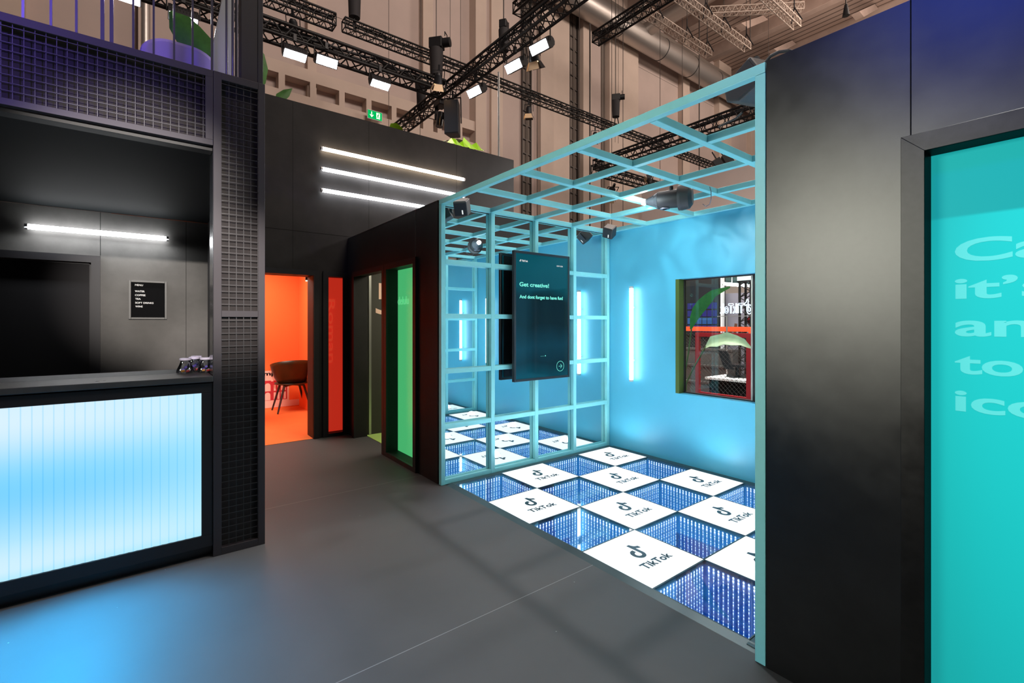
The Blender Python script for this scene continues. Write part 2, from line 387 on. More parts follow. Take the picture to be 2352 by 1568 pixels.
def note(name, m, parent, o, ex, ey, w, h, t=0.002):
    o, ex, ey = Vector(o), Vector(ex), Vector(ey); nz = ex.cross(ey)
    mb = MB(); n = len(NOTE)
    bm = bmesh.new()
    f = bm.faces.new([bm.verts.new((x, y, 0)) for x, y in NOTE]); bmesh.ops.triangulate(bm, faces=[f])
    bm.verts.index_update()
    mb.add([o + ex * (v.co.x * w) + ey * (v.co.y * h) + nz * t for v in bm.verts], [[v.index for v in ff.verts] for ff in bm.faces])
    bm.free()
    return mb.build(name, m, parent, fix=False)
X_, Y_, Z_ = Vector((1, 0, 0)), Vector((0, 1, 0)), Vector((0, 0, 1))

# ------------------------------------------------------------------ camera
f_px, yaw, hy, CH = 1078.53, 0.912938, 741.31, 1.392
cd = bpy.data.cameras.new('camera'); cam = bpy.data.objects.new('camera', cd); C.objects.link(cam)
cd.sensor_fit = 'HORIZONTAL'; cd.sensor_width = 36; cd.lens = f_px / 2352 * 36
cd.shift_y = -(784 - hy) / 2352; cd.clip_start = 0.05; cd.clip_end = 200
cam.location = (0, 0, CH); cam.rotation_euler = (PI / 2, 0, yaw)
bpy.context.scene.camera = cam

# ------------------------------------------------------------------ the setting
FY, BY, TH = 1.972, 4.14, 2.449        # front plane of the lit booth, its back wall, wall height
b = MB()
b.box(-17, 4, -7, 2.02, -0.06, 0); b.box(-17, -3.585, 2.02, 45, -0.06, 0); b.box(-3.585, 4, 4.14, 45, -0.06, 0); b.box(-0.94, 4, 2.02, 4.14, -0.06, 0)
struct('floor', b, 'floor', 'dark grey floor of wide boards with thin pale joints', 'floor')

def wall_x(x0, x1, y0, y1, z1, holes):
    """wall lying in the y direction with openings (ya, yb, za, zb)"""
    m = MB(); ys = y0
    for ya, yb, za, zb in holes:
        m.box(x0, x1, ys, ya, 0, z1); m.box(x0, x1, ya, yb, zb, z1)
        if za > 0: m.box(x0, x1, ya, yb, 0, za)
        ys = yb
    return m.box(x0, x1, ys, y1, 0, z1)
def wall_y(y0, y1, x0, x1, z1, holes):
    m = MB(); xs = x0
    for xa, xb, za, zb in holes:
        m.box(xs, xa, y0, y1, 0, z1); m.box(xa, xb, y0, y1, zb, z1)
        if za > 0: m.box(xa, xb, y0, y1, 0, za)
        xs = xb
    return m.box(xs, x1, y0, y1, 0, z1)

# tall black wall with the three light tubes, red doorway and red pane below
struct('wall_back', wall_x(-6.17, -5.92, 0.56, 4.609, 3.99, [(0.66, 1.557, 0, 1.96), (1.733, 1.965, 0.03, 1.96)]), 'black_panel',
       'tall black wall carrying three light tubes above the red doorway')
struct('trim_1', MB().box(-5.922, -5.9195, 1.0, 4.6, 2.472, 2.476).box(-5.922, -5.9195, 2.24, 2.243, 2.48, 3.98).box(-5.922, -5.9195, 3.55, 3.553, 2.48, 3.98).box(-5.922, -5.9195, 1.33, 1.332, 2.03, 3.98)
       .box(-6.0, -5.925, 0.56, 4.609, 3.99, 3.994), 'board_black', 'thin dark joints between the boards of the tall black wall', 'joint')
# bar back wall
struct('wall_left', wall_x(-6.0, -5.9, -4.0, 0.50, 2.44, [(-1.28, -0.43, 0, 1.96)]), 'grey_panel', 'grey wall at the back of the bar with a tube light and menu board')
struct('trim_2', MB().box(-5.902, -5.8995, -0.367, -0.363, 2.03, 2.44).box(-5.902, -5.8995, 0.30, 0.303, 0, 2.44), 'board_black', 'thin dark joints on the grey wall behind the bar', 'joint')
struct('wall_side', MB().box(-5.9, -3.53, 0.49, 0.56, 0, 2.44), 'black_panel', 'black side wall of the bar behind the mesh pillar')
struct('ceiling', MB().box(-5.92, -3.36, -4.0, 0.56, 2.445, 2.86), 'bar_ceiling', 'black ceiling above the bar under the balcony deck', 'ceiling')
struct('trim_3', MB().box(-3.42, -3.335, -3.0, 0.30, 2.425, 2.445), 'black_frame', 'metal edge strip under the mesh panel above the bar', 'trim')
# low wall with the green pane
struct('wall_middle', wall_y(FY, 2.12, -5.92, -3.602, TH, [(-5.65, -4.79, 0, 1.965), (-4.675, -4.05, 0.045, 1.948)]), 'black_panel',
       'low black wall with dark doorway and green pane beside the turquoise frame')
struct('trim_4', MB().box(-4.03, -4.027, FY - 0.0015, FY + 0.001, 2.01, TH).box(-5.9, -3.585, FY - 0.002, FY + 0.05, TH, TH + 0.003), 'alu', 'pale top edge and joint of the low black wall', 'joint')
# right wall with the teal pane
struct('wall_right', wall_y(FY, 2.09, -0.872, 2.6, TH, [(-0.383, 1.1, 0, 1.945)]), 'right_panel', 'black wall right of the booth around the big teal pane')
struct('trim_5', MB().box(-0.4195, -0.4165, FY - 0.0015, FY + 0.002, 2.005, TH), 'board_black', 'black vertical joint above the teal pane', 'joint')
# booth walls
struct('wall_blue', wall_y(BY, 4.262, -3.62, -0.84, TH, [(-2.698, -1.90, 0.695, 1.824)]), 'blue_wall', 'bright blue back wall of the booth with a square window')
struct('wall_booth_left', MB().box(-3.66, -3.60, 2.12, BY, 0, TH), 'black_panel', 'wall carrying the mirror behind the display screen')
struct('wall_booth_right', MB().box(-0.86, -0.80, 2.09, BY, 0, TH), 'black_panel', 'wall carrying the second mirror opposite the display screen')

# door and pane frames
def frame_x(name, x, d, y0, y1, z0, z1, w, label, m='black_frame', bottom=False):
    t = MB(); t.box(x, x + d, y0, y0 + w, z0, z1); t.box(x, x + d, y1 - w, y1, z0, z1); t.box(x, x + d, y0 + w, y1 - w, z1 - w, z1)
    if bottom: t.box(x, x + d, y0 + w, y1 - w, z0, z0 + bottom)
    return t
def frame_y(y, d, x0, x1, z0, z1, w, bottom=0):
    t = MB(); t.box(x0, x0 + w, y - d, y, z0, z1); t.box(x1 - w, x1, y - d, y, z0, z1); t.box(x0 + w, x1 - w, y - d, y, z1 - w, z1)
    if bottom: t.box(x0 + w, x1 - w, y - d, y, z0, z0 + bottom)
    return t
d1 = struct('door_1', frame_x('', -5.92, 0.018, 0.60, 1.622, 0, 2.022, 0.062, ''), 'black_frame', 'black frame of the open doorway into the red room', 'doorway')
w1 = struct('window_1', frame_x('', -5.92, 0.018, 1.668, 2.0 - 0.03, 0, 2.022, 0.064, '', bottom=0.04).box(-6.17, -5.92, 1.955, 1.965, 0.03, 1.96), 'black_frame', 'narrow red frosted pane beside the red doorway', 'window')
g = MB().box(-6.075, -6.06, 1.733, 1.965, 0.03, 1.96).build('frosted_pane', 'red_glass', w1)
text('lettering', 'Roman', 'red_letter', g, (-6.058, 1.775, 1.69), (0, 0, -1), (0, 1, 0), 0.80, 0.085, 0.01, t=0.0)
d2 = struct('door_2', frame_y(FY, 0.022, -5.70, -4.733, 0, 2.005, 0.056), 'black_frame', 'black frame of the dark doorway left of the green pane', 'doorway')
w2 = struct('window_2', frame_y(FY, 0.022, -4.728, -3.988, 0, 2.005, 0.059, 0.045), 'black_frame', 'tall green frosted pane in a black frame', 'window')
g = MB().box(-4.675, -4.05, 2.085, 2.10, 0.045, 1.948).build('frosted_pane', 'green_glass', w2)
text('lettering', 'Idelulu', 'green_letter', g, (-4.70, 2.083, 1.585), (1, 0, 0), (0, 0, 1), 0.29, 0.085, 0.008, t=0.0)
w3 = struct('window_3', MB().box(-2.70, -2.66, 4.14, 4.262, 0.695, 1.824), 'olive', 'square window in the blue wall looking out to red railings', 'window')
MB().box(-2.66, -2.655, 4.22, 4.25, 0.695, 1.824).box(-2.66, -1.90, 4.22, 4.262, 0.695, 0.705).box(-2.66, -1.90, 4.22, 4.262, 1.814, 1.824).box(-1.985, -1.90, 4.235, 4.262, 0.705, 1.814).build('window_frame', 'black_frame', w3)
MB().box(-2.001, -1.985, 4.225, 4.245, 0.705, 1.814).build('glazing_bar', 'alu', w3)
MB().box(-2.655, -1.985, 4.235, 4.241, 0.705, 1.814).build('glass_pane', 'pane', w3)
t = MB()
for a in ([(-0.443, 0), (-0.383, 0), (-0.383, 1.945), (-0.443, 2.005)], [(-0.443, 2.005), (-0.383, 1.945), (1.1, 1.945), (1.16, 2.005)], [(1.1, 0), (1.16, 0), (1.16, 2.005), (1.1, 1.945)]):
    t.prism(a, (0, FY - 0.004, 0), X_, Z_, (0, 0.006, 0))
w4 = struct('window_4', t, 'right_frame', 'large teal frosted pane with pale lettering in a black frame', 'window', bevel=0.001)
g = MB().box(-0.383, 1.1, 2.055, 2.07, 0, 1.945).build('frosted_pane', 'teal_glass', w4)
for body, xw, z, hh in (('Cau', 0.305, 1.588, 0.072), ("it\u2019s", 0.215, 1.471, 0.068), ('and', 0.27, 1.352, 0.072), ('to c', 0.27, 1.232, 0.068), ('ico', 0.215, 1.112, 0.07)):
    text('lettering', body, 'teal_letter', g, (-0.325, 2.0546, z), (1, 0, 0), (0, 0, 1), xw, hh, 0.022, t=0.0)
# bar door
d3 = struct('door_3', frame_x('', -5.9, 0.02, -1.345, -0.365, 0, 2.022, 0.065, ''), 'black_frame', 'closed black door at the back of the bar', 'door')
MB().box(-5.955, -5.94, -1.28, -0.43, 0.0, 1.958).build('door_leaf', 'door_black', d3)
MB().box(-5.94, -5.93, -1.28, -1.265, 0, 1.957).box(-5.94, -5.93, -0.445, -0.43, 0, 1.957).box(-5.94, -5.93, -1.28, -0.43, 1.942, 1.957).build('door_stop', 'black_frame', d3)

# red room behind the doorway
struct('wall_red', MB().box(-8.5, -8.40, -0.3, 2.02, 0, 2.44).box(-8.4, -6.17, -0.36, -0.3, 0, 2.44).box(-8.4, -6.17, 1.985, 2.02, 0, 2.44), 'red_wall', 'glowing orange-red walls seen through the open doorway')
struct('floor_red', MB().box(-8.4, -5.925, -0.3, 1.985, 0.0005, 0.004), 'red_floor', 'orange floor of the red room', 'floor')
struct('ceiling_red', MB().box(-8.45, -6.17, -0.3, 2.02, 2.44, 2.5), 'red_wall', 'ceiling of the red room behind the doorway', 'ceiling')
# dark room behind the second doorway
struct('wall_dark', MB().box(-5.73, -5.70, 2.13, 4.1, 0, 2.4).box(-5.7, -3.68, 4.06, 4.1, 0, 2.4), 'dark_room', 'dark inner wall with a big white numeral seen through the doorway')
struct('floor_lime', MB().box(-5.70, -3.665, 2.12, 4.06, 0.0005, 0.005), 'green_floor', 'lime green floor behind the dark doorway', 'floor')
struct('ceiling_dark', MB().box(-5.70, -3.665, 2.12, 4.06, 2.36, 2.4), 'hall_conc', 'pale ceiling of the room behind the dark doorway', 'ceiling')
tag(MB().box(-5.700, -5.688, 2.155, 2.185, 0.01, 2.05).build('metal_profile', 'alu'), 'thin aluminium edge strip standing in the dark doorway', 'strip')
tag(text('numeral_five', '5', 'sticker', None, (-5.697, 2.245, 1.50), (0, 1, 0), (0, 0, 1), 0.30, 0.42, 0.0, t=0.0), 'large white numeral five on the dark wall in the doorway', 'numeral')

# ------------------------------------------------------------------ the turquoise timber frame
TF = thing('timber_frame', 'turquoise painted timber lattice frame around the mirrored booth', 'frame', (-2.23, 3.05, 0))
def tb(name, x0, x1, y0, y1, z0, z1): return MB().box(x0, x1, y0, y1, z0, z1).build(name, 'turq', TF, bevel=0.0025)
YS = [(1.972, 2.012), (2.494, 2.536), (3.026, 3.068), (3.560, 3.602), (4.092, 4.134)]
ZS = [(0.002, 0.043), (0.477, 0.518), (0.954, 0.995), (1.431, 1.472), (1.900, 1.941)]
for x0, x1 in ((-3.581, -3.540), (-0.918, -0.876)):
    for y0, y1 in YS: tb('post', x0, x1, y0, y1, 0.002, 2.406)
    for i in range(4):
        for z0, z1 in ZS: tb('rail', x0 + 0.001, x1 - 0.0015, YS[i][1], YS[i + 1][0], z0, z1)
tb('front_beam', -3.581, -0.877, 1.972, 2.012, 2.407, 2.449)
tb('back_beam', -3.581, -0.877, 4.094, 4.136, 2.407, 2.449)
XS = [-3.560, -3.030, -2.494, -1.955, -1.440, -0.898]
for x in XS: tb('cross_beam', x - 0.021, x + 0.021, 2.013, 4.093, 2.4065, 2.4485)
for y in (2.505, 3.033, 3.553):
    for a, c in zip(XS[:-1], XS[1:]): tb('lattice_beam', a + 0.0215, c - 0.0215, y - 0.021, y + 0.021, 2.407, 2.448)
tag(MB().box(-3.599, -3.584, 2.02, 4.135, 0.0, 2.40).build('wall_mirror', 'mirror'), 'large wall mirror behind the lattice and the display screen', 'mirror')
tag(MB().box(-0.873, -0.861, 2.095, 4.135, 0.0, 2.40).build('wall_mirror', 'mirror'), 'wall mirror on the hidden right side of the booth', 'mirror')

# ------------------------------------------------------------------ lit floor tiles
TX, TY, TP = -3.480, 2.070, 0.4985
b = MB()
b.prism([(0, 0), (0.05, 0.011), (0.05, 0)], (-3.53, TY - 0.052, 0), Y_, Z_, (2.60, 0, 0))
b.box(-3.538, TX - 0.002, TY - 0.002, TY + 4 * TP + 0.05, 0, 0.009)
b.box(TX - 0.002, TX + 5 * TP + 0.02, TY + 4 * TP + 0.003, BY, 0, 0.009); b.box(TX + 5 * TP + 0.003, -0.94, TY - 0.03, TY + 4 * TP + 0.003, 0, 0.009)
b.box(-3.585, -0.86, 1.99, BY, -0.62, -0.60)
struct('trim_6', b, 'tile_edge', 'dark metal edging ramp around the lit floor tiles', 'edging', bevel=0.0)
ORD = ['first', 'second', 'third', 'fourth', 'fifth']
def led_rows_reflected(nx, depth_rows, x0, y0, dx, dy, nin):
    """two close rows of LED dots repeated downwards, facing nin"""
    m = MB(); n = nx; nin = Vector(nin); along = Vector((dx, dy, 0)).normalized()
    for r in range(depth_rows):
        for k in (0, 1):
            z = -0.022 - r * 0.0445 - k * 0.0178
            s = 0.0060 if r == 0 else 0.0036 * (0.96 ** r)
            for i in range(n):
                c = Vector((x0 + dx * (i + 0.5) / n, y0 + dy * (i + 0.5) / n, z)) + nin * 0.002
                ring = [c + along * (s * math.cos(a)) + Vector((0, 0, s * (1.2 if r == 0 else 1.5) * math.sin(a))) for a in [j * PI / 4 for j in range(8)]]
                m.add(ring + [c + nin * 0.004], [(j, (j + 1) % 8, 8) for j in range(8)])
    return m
for i in range(4):
    for j in range(5):
        x0 = TX + j * TP; y0 = TY + i * TP; x1 = x0 + TP; y1 = y0 + TP; g = 0.0035
        row = ['front row', 'second row', 'third row', 'back row'][i]
        where = '%s, %s from the left' % (row, ORD[j])
        if (i + j) % 2 == 1:
            t = thing('floor_tile', 'white glowing floor tile with dark emblem, ' + where, 'floor tile', (x0 + TP / 2, y0 + TP / 2, 0), 'white lit floor tiles')
            MB().box(x0 + g, x1 - g, y0 + g, y1 - g, 0.001, 0.010).build('light_panel', 'tile_white', t, bevel=0.0)
            MB().box(x0 + .0005, x0 + g, y0, y1, -.01, .0095).box(x1 - g, x1 - .0005, y0, y1, -.01, .0095).box(x0 + g, x1 - g, y0 + .0005, y0 + g, -.01, .0095).box(x0 + g, x1 - g, y1 - g, y1 - .0005, -.01, .0095).build('edge_frame', 'tile_edge', t)
            note('emblem', 'logo_ink', t, (x0 + 0.272, y0 + 0.198, 0.0112), (0, 1, 0), (-1, 0, 0), 0.128, 0.155, 0.0)
            text('lettering', 'TikTok', 'logo_ink', t, (x0 + 0.363, y0 + 0.135, 0.0112), (0, 1, 0), (-1, 0, 0), 0.255, 0.056, 0.034, t=0.0, space=1.03)
        else:
            t = thing('floor_tile', 'infinity-mirror floor tile with rows of blue lights, ' + where, 'floor tile', (x0 + TP / 2, y0 + TP / 2, 0), 'mirror pit floor tiles')
            e = MB().box(x0 + .0005, x0 + .006, y0, y1, -.012, .010).box(x1 - .006, x1 - .0005, y0, y1, -.012, .010).box(x0 + .006, x1 - .006, y0 + .0005, y0 + .006, -.012, .010).box(x0 + .006, x1 - .006, y1 - .006, y1 - .0005, -.012, .010)
            e.build('edge_frame', 'tile_edge', t)
            D = 0.46
            MB().add([(x0 + .006, y0 + .006, -.012), (x1 - .006, y0 + .006, -.012), (x1 - .006, y1 - .006, -.012), (x0 + .006, y1 - .006, -.012),
                      (x0 + .006, y0 + .006, -D), (x1 - .006, y0 + .006, -D), (x1 - .006, y1 - .006, -D), (x0 + .006, y1 - .006, -D)],
                     [(0, 1, 5, 4), (1, 2, 6, 5), (2, 3, 7, 6), (3, 0, 4, 7), (4, 5, 6, 7)]).build('well', 'pit_wall', t, fix=False)  # deep open pit shaped in place of the facing mirrors
            MB().box(x0 + .006, x1 - .006, y0 + .006, y1 - .006, 0.004, 0.0085).build('glass_top', 'tile_glass', t)
            a0, a1, c0, c1 = x0 + .02, x1 - .02, y0 + .02, y1 - .02
            led_rows_reflected(16, 8, a0, y1 - .007, a1 - a0, 0, (0, -1, 0)).build('led_strip', 'led', t, fix=False)
            led_rows_reflected(16, 8, x0 + .007, c0, 0, c1 - c0, (1, 0, 0)).build('led_strip', 'led', t, fix=False)
            led_rows_reflected(16, 8, x1 - .007, c0, 0, c1 - c0, (-1, 0, 0)).build('led_strip', 'led', t, fix=False)
            led_rows_reflected(16, 8, a0, y0 + .007, a1 - a0, 0, (0, 1, 0)).build('led_strip', 'led', t, fix=False)

# ------------------------------------------------------------------ display screen
SX = -3.46
t = thing('display_screen', 'tall black display screen with pale green words mounted on the lattice', 'screen', (SX, 3.06, 0.83))
y0, y1, z0, z1 = 2.700, 3.424, 0.836, 2.074
MB().box(SX - 0.035, SX, y0, y0 + 0.022, z0, z1).box(SX - 0.035, SX, y1 - 0.022, y1, z0, z1).box(SX - 0.035, SX, y0 + .022, y1 - .022, z0, z0 + 0.024).box(SX - 0.035, SX, y0 + .022, y1 - .022, z1 - 0.024, z1).build('bezel', 'bezel', t, bevel=0.002)
sc = MB().box(SX - 0.02, SX - 0.006, y0 + .022, y1 - .022, z0 + .024, z1 - .024).build('screen_panel', 'screen', t)
MB().box(SX - 0.05, SX - 0.036, y0 + 0.03, y1 - 0.03, z0 + 0.03, z1 - 0.03).box(SX - .056, SX - .05, y0 + .1, y0 + .13, z0 + .06, z1 - .06).box(SX - .056, SX - .05, y0 + .22, y0 + .25, z0 + .06, z1 - .06).build('back_cover', 'gloss_black', t)
MB().box(SX - 0.078, SX - 0.057, y0 + .15, y1 - .15, 1.25, 1.62).build('wall_mount', 'dark_metal', t)
sw = y1 - y0
def st(nm, body, m, u, z, w, h, bold): return text(nm, body, m, sc, (SX - 0.0045, y0 + u, z), (0, 1, 0), (0, 0, 1), w, h, bold, t=0.0)
note('emblem', 'screen_white', sc, (SX - 0.0045, y0 + .068, 1.972), (0, 1, 0), (0, 0, 1), .019, .022, 0.0)
st('lettering', 'TikTok', 'screen_white', .092, 1.974, .078, .017, 0.02)
st('lettering', 'GNW 2024', 'screen_white', .545, 1.958, .085, .013, 0.01)
st('lettering', 'Get creative!', 'screen_text', .066, 1.740, .375, .040, 0.026)
st('lettering', 'And dont forget to have fun!', 'screen_text', .066, 1.626, .565, .032, 0.034)
def ring(cx, cz, r, w, n=40):
    m = MB(); vs = []
    for i in range(n):
        a = 2 * PI * i / n
        vs += [(SX - 0.0045, cx + r * math.cos(a), cz + r * math.sin(a)), (SX - 0.0045, cx + (r - w) * math.cos(a), cz + (r - w) * math.sin(a))]
    return m.add(vs, [(2 * i, 2 * ((i + 1) % n), 2 * ((i + 1) % n) + 1, 2 * i + 1) for i in range(n)])
cx, cz = y0 + .595, 0.955
a = ring(cx, cz, .052, .004)
a.bar((SX - .0045, cx - .022, cz), (SX - .0045, cx + .022, cz), .0005, .004); a.bar((SX - .0045, cx + .002, cz + .021), (SX - .0045, cx + .023, cz), .0005, .004); a.bar((SX - .0045, cx + .002, cz - .021), (SX - .0045, cx + .023, cz), .0005, .004)
a.build('arrow_icon', 'screen_text', sc)
b = MB()
for k in range(4): b.box(SX - .005, SX - .0045, y0 + .335 + k * .018, y0 + .335 + k * .018 + (.010 if k == 3 else .005), 1.063, 1.063 + (.010 if k == 3 else .004))
b.build('page_dots', 'screen_text', sc)

# ------------------------------------------------------------------ tubes of light
def light_tube(label, p, q, r, m, group=None, stand=None):
    p, q = Vector(p), Vector(q); d = (q - p).normalized()
    t = thing('light_tube', label, 'tube light', (p + q) / 2, group)
    MB().tube(p + d * .012, q - d * .012, r, 14).build('tube', m, t)
    MB().tube(p, p + d * .02, r * 1.06, 14).build('end_cap', 'tube_cap', t); MB().tube(q - d * .02, q, r * 1.06, 14).build('end_cap', 'tube_cap', t)
    if stand is not None:
        s = Vector(stand); w = (q - p) * 0.22
        for c in (p + w, q - w): MB().tube(c, c + s, 0.008, 8).build('bracket', 'tube_cap', t)
    return t
TGR = 'light tubes on the tall black wall'
light_tube('warm white light tube, topmost of the three on the tall black wall', (-5.87, 1.63, 3.49), (-5.87, 3.66, 3.49), 0.022, 'tube_warm', TGR, (-.05, 0, 0))
light_tube('white light tube, middle of the three on the tall black wall', (-5.87, 1.63, 3.245), (-5.87, 3.66, 3.245), 0.022, 'tube_white', TGR, (-.05, 0, 0))
light_tube('white light tube, lowest of the three on the tall black wall', (-5.87, 1.63, 2.99), (-5.87, 3.66, 2.99), 0.022, 'tube_white', TGR, (-.05, 0, 0))
light_tube('white horizontal light tube on the grey wall behind the bar', (-5.84, -0.86, 2.235), (-5.84, 0.155, 2.235), 0.023, 'tube_white', None, (-.06, 0, 0))
light_tube('vertical white light tube on the blue wall left of the window', (-3.197, 4.085, 0.765), (-3.197, 4.085, 1.782), 0.021, 'tube_booth', None, (0, .055, 0))

light_tube('vertical white light tube on the blue wall, seen in the mirror behind the right post', (-1.255, 4.085, 0.765), (-1.255, 4.085, 1.782), 0.021, 'tube_booth', None, (0, .055, 0))
# ------------------------------------------------------------------ bar
BXF = -3.305
t = thing('bar_counter', 'black bar counter with a glowing blue fluted front', 'counter', (-3.45, -0.6, 0))
MB().box(-3.345, BXF, -3.0, 0.300, 0.978, 1.035).box(-3.345, BXF, -3.0, 0.300, 0.066, 0.136).box(-3.345, BXF, 0.244, 0.300, 0.136, 0.978).build('front_frame', 'black_frame', t, bevel=0.002)
MB().box(-3.60, -3.346, -3.0, 0.300, 0.10, 1.035).build('carcass', 'black_frame', t)
MB().box(-3.60, -3.352, -3.0, 0.300, 0.0, 0.066).build('plinth', 'gloss_black', t)
b = MB(); n = 66; L0, L1 = -2.2, 0.244     # fluted sheet
pts = []
for i in range(n * 4 + 1):
    y = L0 + (L1 - L0) * i / (n * 4); pts.append((BXF - 0.014 + 0.003 * abs(math.sin(i / 4 * PI)), y))
b.add([(x, y, 0.136) for x, y in pts] + [(x, y, 0.978) for x, y in pts], [(i, i + 1, len(pts) + i + 1, len(pts) + i) for i in range(len(pts) - 1)])
b.build('light_panel', 'lightbox', t, fix=False)
tag(MB().box(-3.63, -3.293, -3.0, 0.301, 1.042, 1.075).build('worktop', 'worktop', bevel=0.003), 'dark grey worktop lying on the glowing bar counter', 'worktop')

def mesh_grid(m, x, y0, y1, z0, z1, p=0.039, r=0.0017):
    y = y0 + p
    while y < y1: m.box(x - r, x + r, y - r, y + r, z0, z1); y += p
    z = z0 + p
    while z < z1: m.box(x + r, x + 3 * r, y0, y1, z - r, z + r); z += p
t = thing('mesh_pillar', 'black pillar clad in wire mesh at the end of the bar', 'pillar', (-3.4, 0.44, 0))
MB().box(-3.52, -3.335, 0.303, 0.577, 0, 2.89).build('core', 'gloss_black', t, bevel=0.002)
b = MB().box(-3.334, -3.295, 0.302, 0.344, 0, 2.894).box(-3.334, -3.295, 0.540, 0.578, 0, 2.894)
for z0, z1 in ((0, 0.043), (1.428, 1.466), (2.852, 2.894)): b.box(-3.334, -3.295, 0.344, 0.540, z0, z1)
b.build('frame', 'deck_purple', t, bevel=0.0015)
for z0, z1 in ((0.043, 1.428), (1.466, 2.852)):
    MB().box(-3.334, -3.330, 0.344, 0.540, z0, z1).build('backing', 'deck_back', t)
    b = MB(); mesh_grid(b, -3.305, 0.344, 0.540, z0, z1); b.build('wire_mesh', 'wire', t)
t = thing('mesh_panel', 'wire mesh fascia panel along the balcony edge above the bar', 'mesh panel', (-3.3, -0.6, 2.45))
b = MB().box(-3.334, -3.295, -2.4, 0.300, 2.850, 2.892).box(-3.334, -3.295, -2.4, 0.300, 2.447, 2.480).box(-3.334, -3.295, 0.263, 0.300, 2.480, 2.850)
b.build('frame', 'deck_purple', t, bevel=0.0015)
MB().box(-3.358, -3.353, -2.4, 0.30, 2.45, 2.88).build('backing', 'deck_back', t)
b = MB(); mesh_grid(b, -3.305, -2.4, 0.263, 2.480, 2.850); b.build('wire_mesh', 'wire', t)

# menu board
t = thing('menu_board', 'black letter board menu hanging on the grey wall behind the bar', 'menu board', (-5.88, -0.005, 1.62))
y0, y1, z0, z1 = -0.158, 0.142, 1.428, 1.808
MB().box(-5.90, -5.875, y0, y0 + .018, z0, z1).box(-5.90, -5.875, y1 - .018, y1, z0, z1).box(-5.90, -5.875, y0 + .018, y1 - .018, z0, z0 + .018).box(-5.90, -5.875, y0 + .018, y1 - .018, z1 - .018, z1).build('frame', 'board_frame', t, bevel=0.002)
bd = MB().box(-5.898, -5.885, y0 + .016, y1 - .016, z0 + .016, z1 - .016).build('letter_felt', 'board_black', t)
for body, z, w, u in (('MENU', 1.755, .062, .048), ('WATER', 1.694, .074, .048), ('COFFEE', 1.656, .081, .048), ('TEA', 1.619, .042, .050), ('SOFT DRINKS', 1.581, .142, .050), ('WINE', 1.545, .056, .051)):
    text('lettering', body, 'letter_white', bd, (-5.884, y0 + u, z), (0, 1, 0), (0, 0, 1), w, .0175, 0.015, t=0.0)

# glass jars on the worktop
def jar(loc, label):
    t = thing('glass_jar', label, 'jar', loc, 'lidded glass jars on the bar worktop')
    MB().lathe([(0.001, .003), (.046, .003), (.048, .012), (.043, .030), (.033, .055), (.0265, .072), (.025, .083), (.0235, .083), (.025, .071), (.0315, .054), (.041, .030), (.045, .013), (.001, .006)], loc, 20).build('jar_body', 'jar_glass', t)
    MB().lathe([(0.001, .082), (.030, .082), (.0315, .085), (.0315, .093), (.029, .096), (.001, .0965)], loc, 20).build('lid', 'jar_lid', t)
    for k, (dx, dy, dz, m) in enumerate(((.010, .012, .012, 'sweet_red'), (-.008, .015, .013, 'sweet_white'), (.016, -.014, .014, 'sweet_orange'), (.012, .0, .036, 'sweet_violet'), (-.012, -.01, .020, 'sweet_violet'))):
        a = random.random() * 3
        MB().tube(Vector(loc) + Vector((dx - .008 * math.cos(a), dy - .008 * math.sin(a), dz)), Vector(loc) + Vector((dx + .008 * math.cos(a), dy + .008 * math.sin(a), dz + .004)), .0075, 8).build('sweet', m, t)  # small coloured pieces inside the jar
    return t
JL = 1.0755
for loc, lab in (((-3.585, .180, JL), 'lidded glass jar with bits inside, front left of the cluster on the worktop'),
                 ((-3.572, .287, JL), 'lidded glass jar, front one nearest the mesh pillar'),
                 ((-3.68, .232, JL - .0), 'lidded glass jar standing behind the front left jar'),
                 ((-3.675, .345, JL), 'lidded glass jar in the second line close to the pillar'),
                 ((-3.78, .250, JL), 'lidded glass jar, rearmost on the left of the cluster'),
                 ((-3.775, .375, JL), 'lidded glass jar, rearmost towards the pillar')):
    jar(loc, lab)
tag(MB().box(-3.95, -3.635, -3.0, 0.48, 1.0, 1.0745).box(-3.95, -3.635, -3.0, .48, 0, 1.0).build('back_shelf', 'black_frame', bevel=.003), 'low black shelf unit behind the bar worktop', 'shelf')

# balcony over the bar
t = thing('balcony_railing', 'railing of thin metal uprights on the balcony edge', 'railing', (-3.31, -0.5, 2.893))
for y, w in ((-.79, .005), (-.69, .005), (-.59, .005), (-.493, .005), (-.394, .005), (-.299, .005), (-.197, .008), (-.160, .008), (-.069, .005), (.020, .005), (.113, .005), (.201, .005), (.297, .006)):
    MB().box(-3.322, -3.308, y - w, y + w, 2.893, 4.0).build('upright', 'post_metal', t)
MB().box(-3.335, -3.295, -2.4, 0.45, 4.0, 4.03).build('handrail', 'post_metal', t)
t = thing('corner_post', 'dark violet square post above the mesh pillar', 'post', (-3.36, 0.5, 2.895))
MB().box(-3.45, -3.345, .452, .566, 2.895, 4.4).build('shaft', 'deck_purple', t, bevel=.002)
MB().box(-3.36, -3.342, .545, .575, 2.895, 4.4).build('edge_profile', 'dark_metal', t, bevel=.002)
MB().tube((-3.315, .405, 2.895), (-3.315, .405, 4.4), .008, 10).tube((-3.34, .428, 2.895), (-3.34, .428, 4.4), .009, 10).tube((-3.315, .372, 2.895), (-3.315, .372, 4.4), .007, 10).build('round_bar', 'post_metal', t)
b = MB().prism([(.335, 2.895), (.46, 2.895), (.46, 4.2), (.437, 4.2), (.392, 3.60), (.337, 3.26)], (-3.70, 0, 0), Y_, Z_, (-0.12, 0, 0))
tag(b.build('glossy_column', 'column_white', bevel=.004), 'pale glossy column widening downwards behind the balcony railing', 'column')
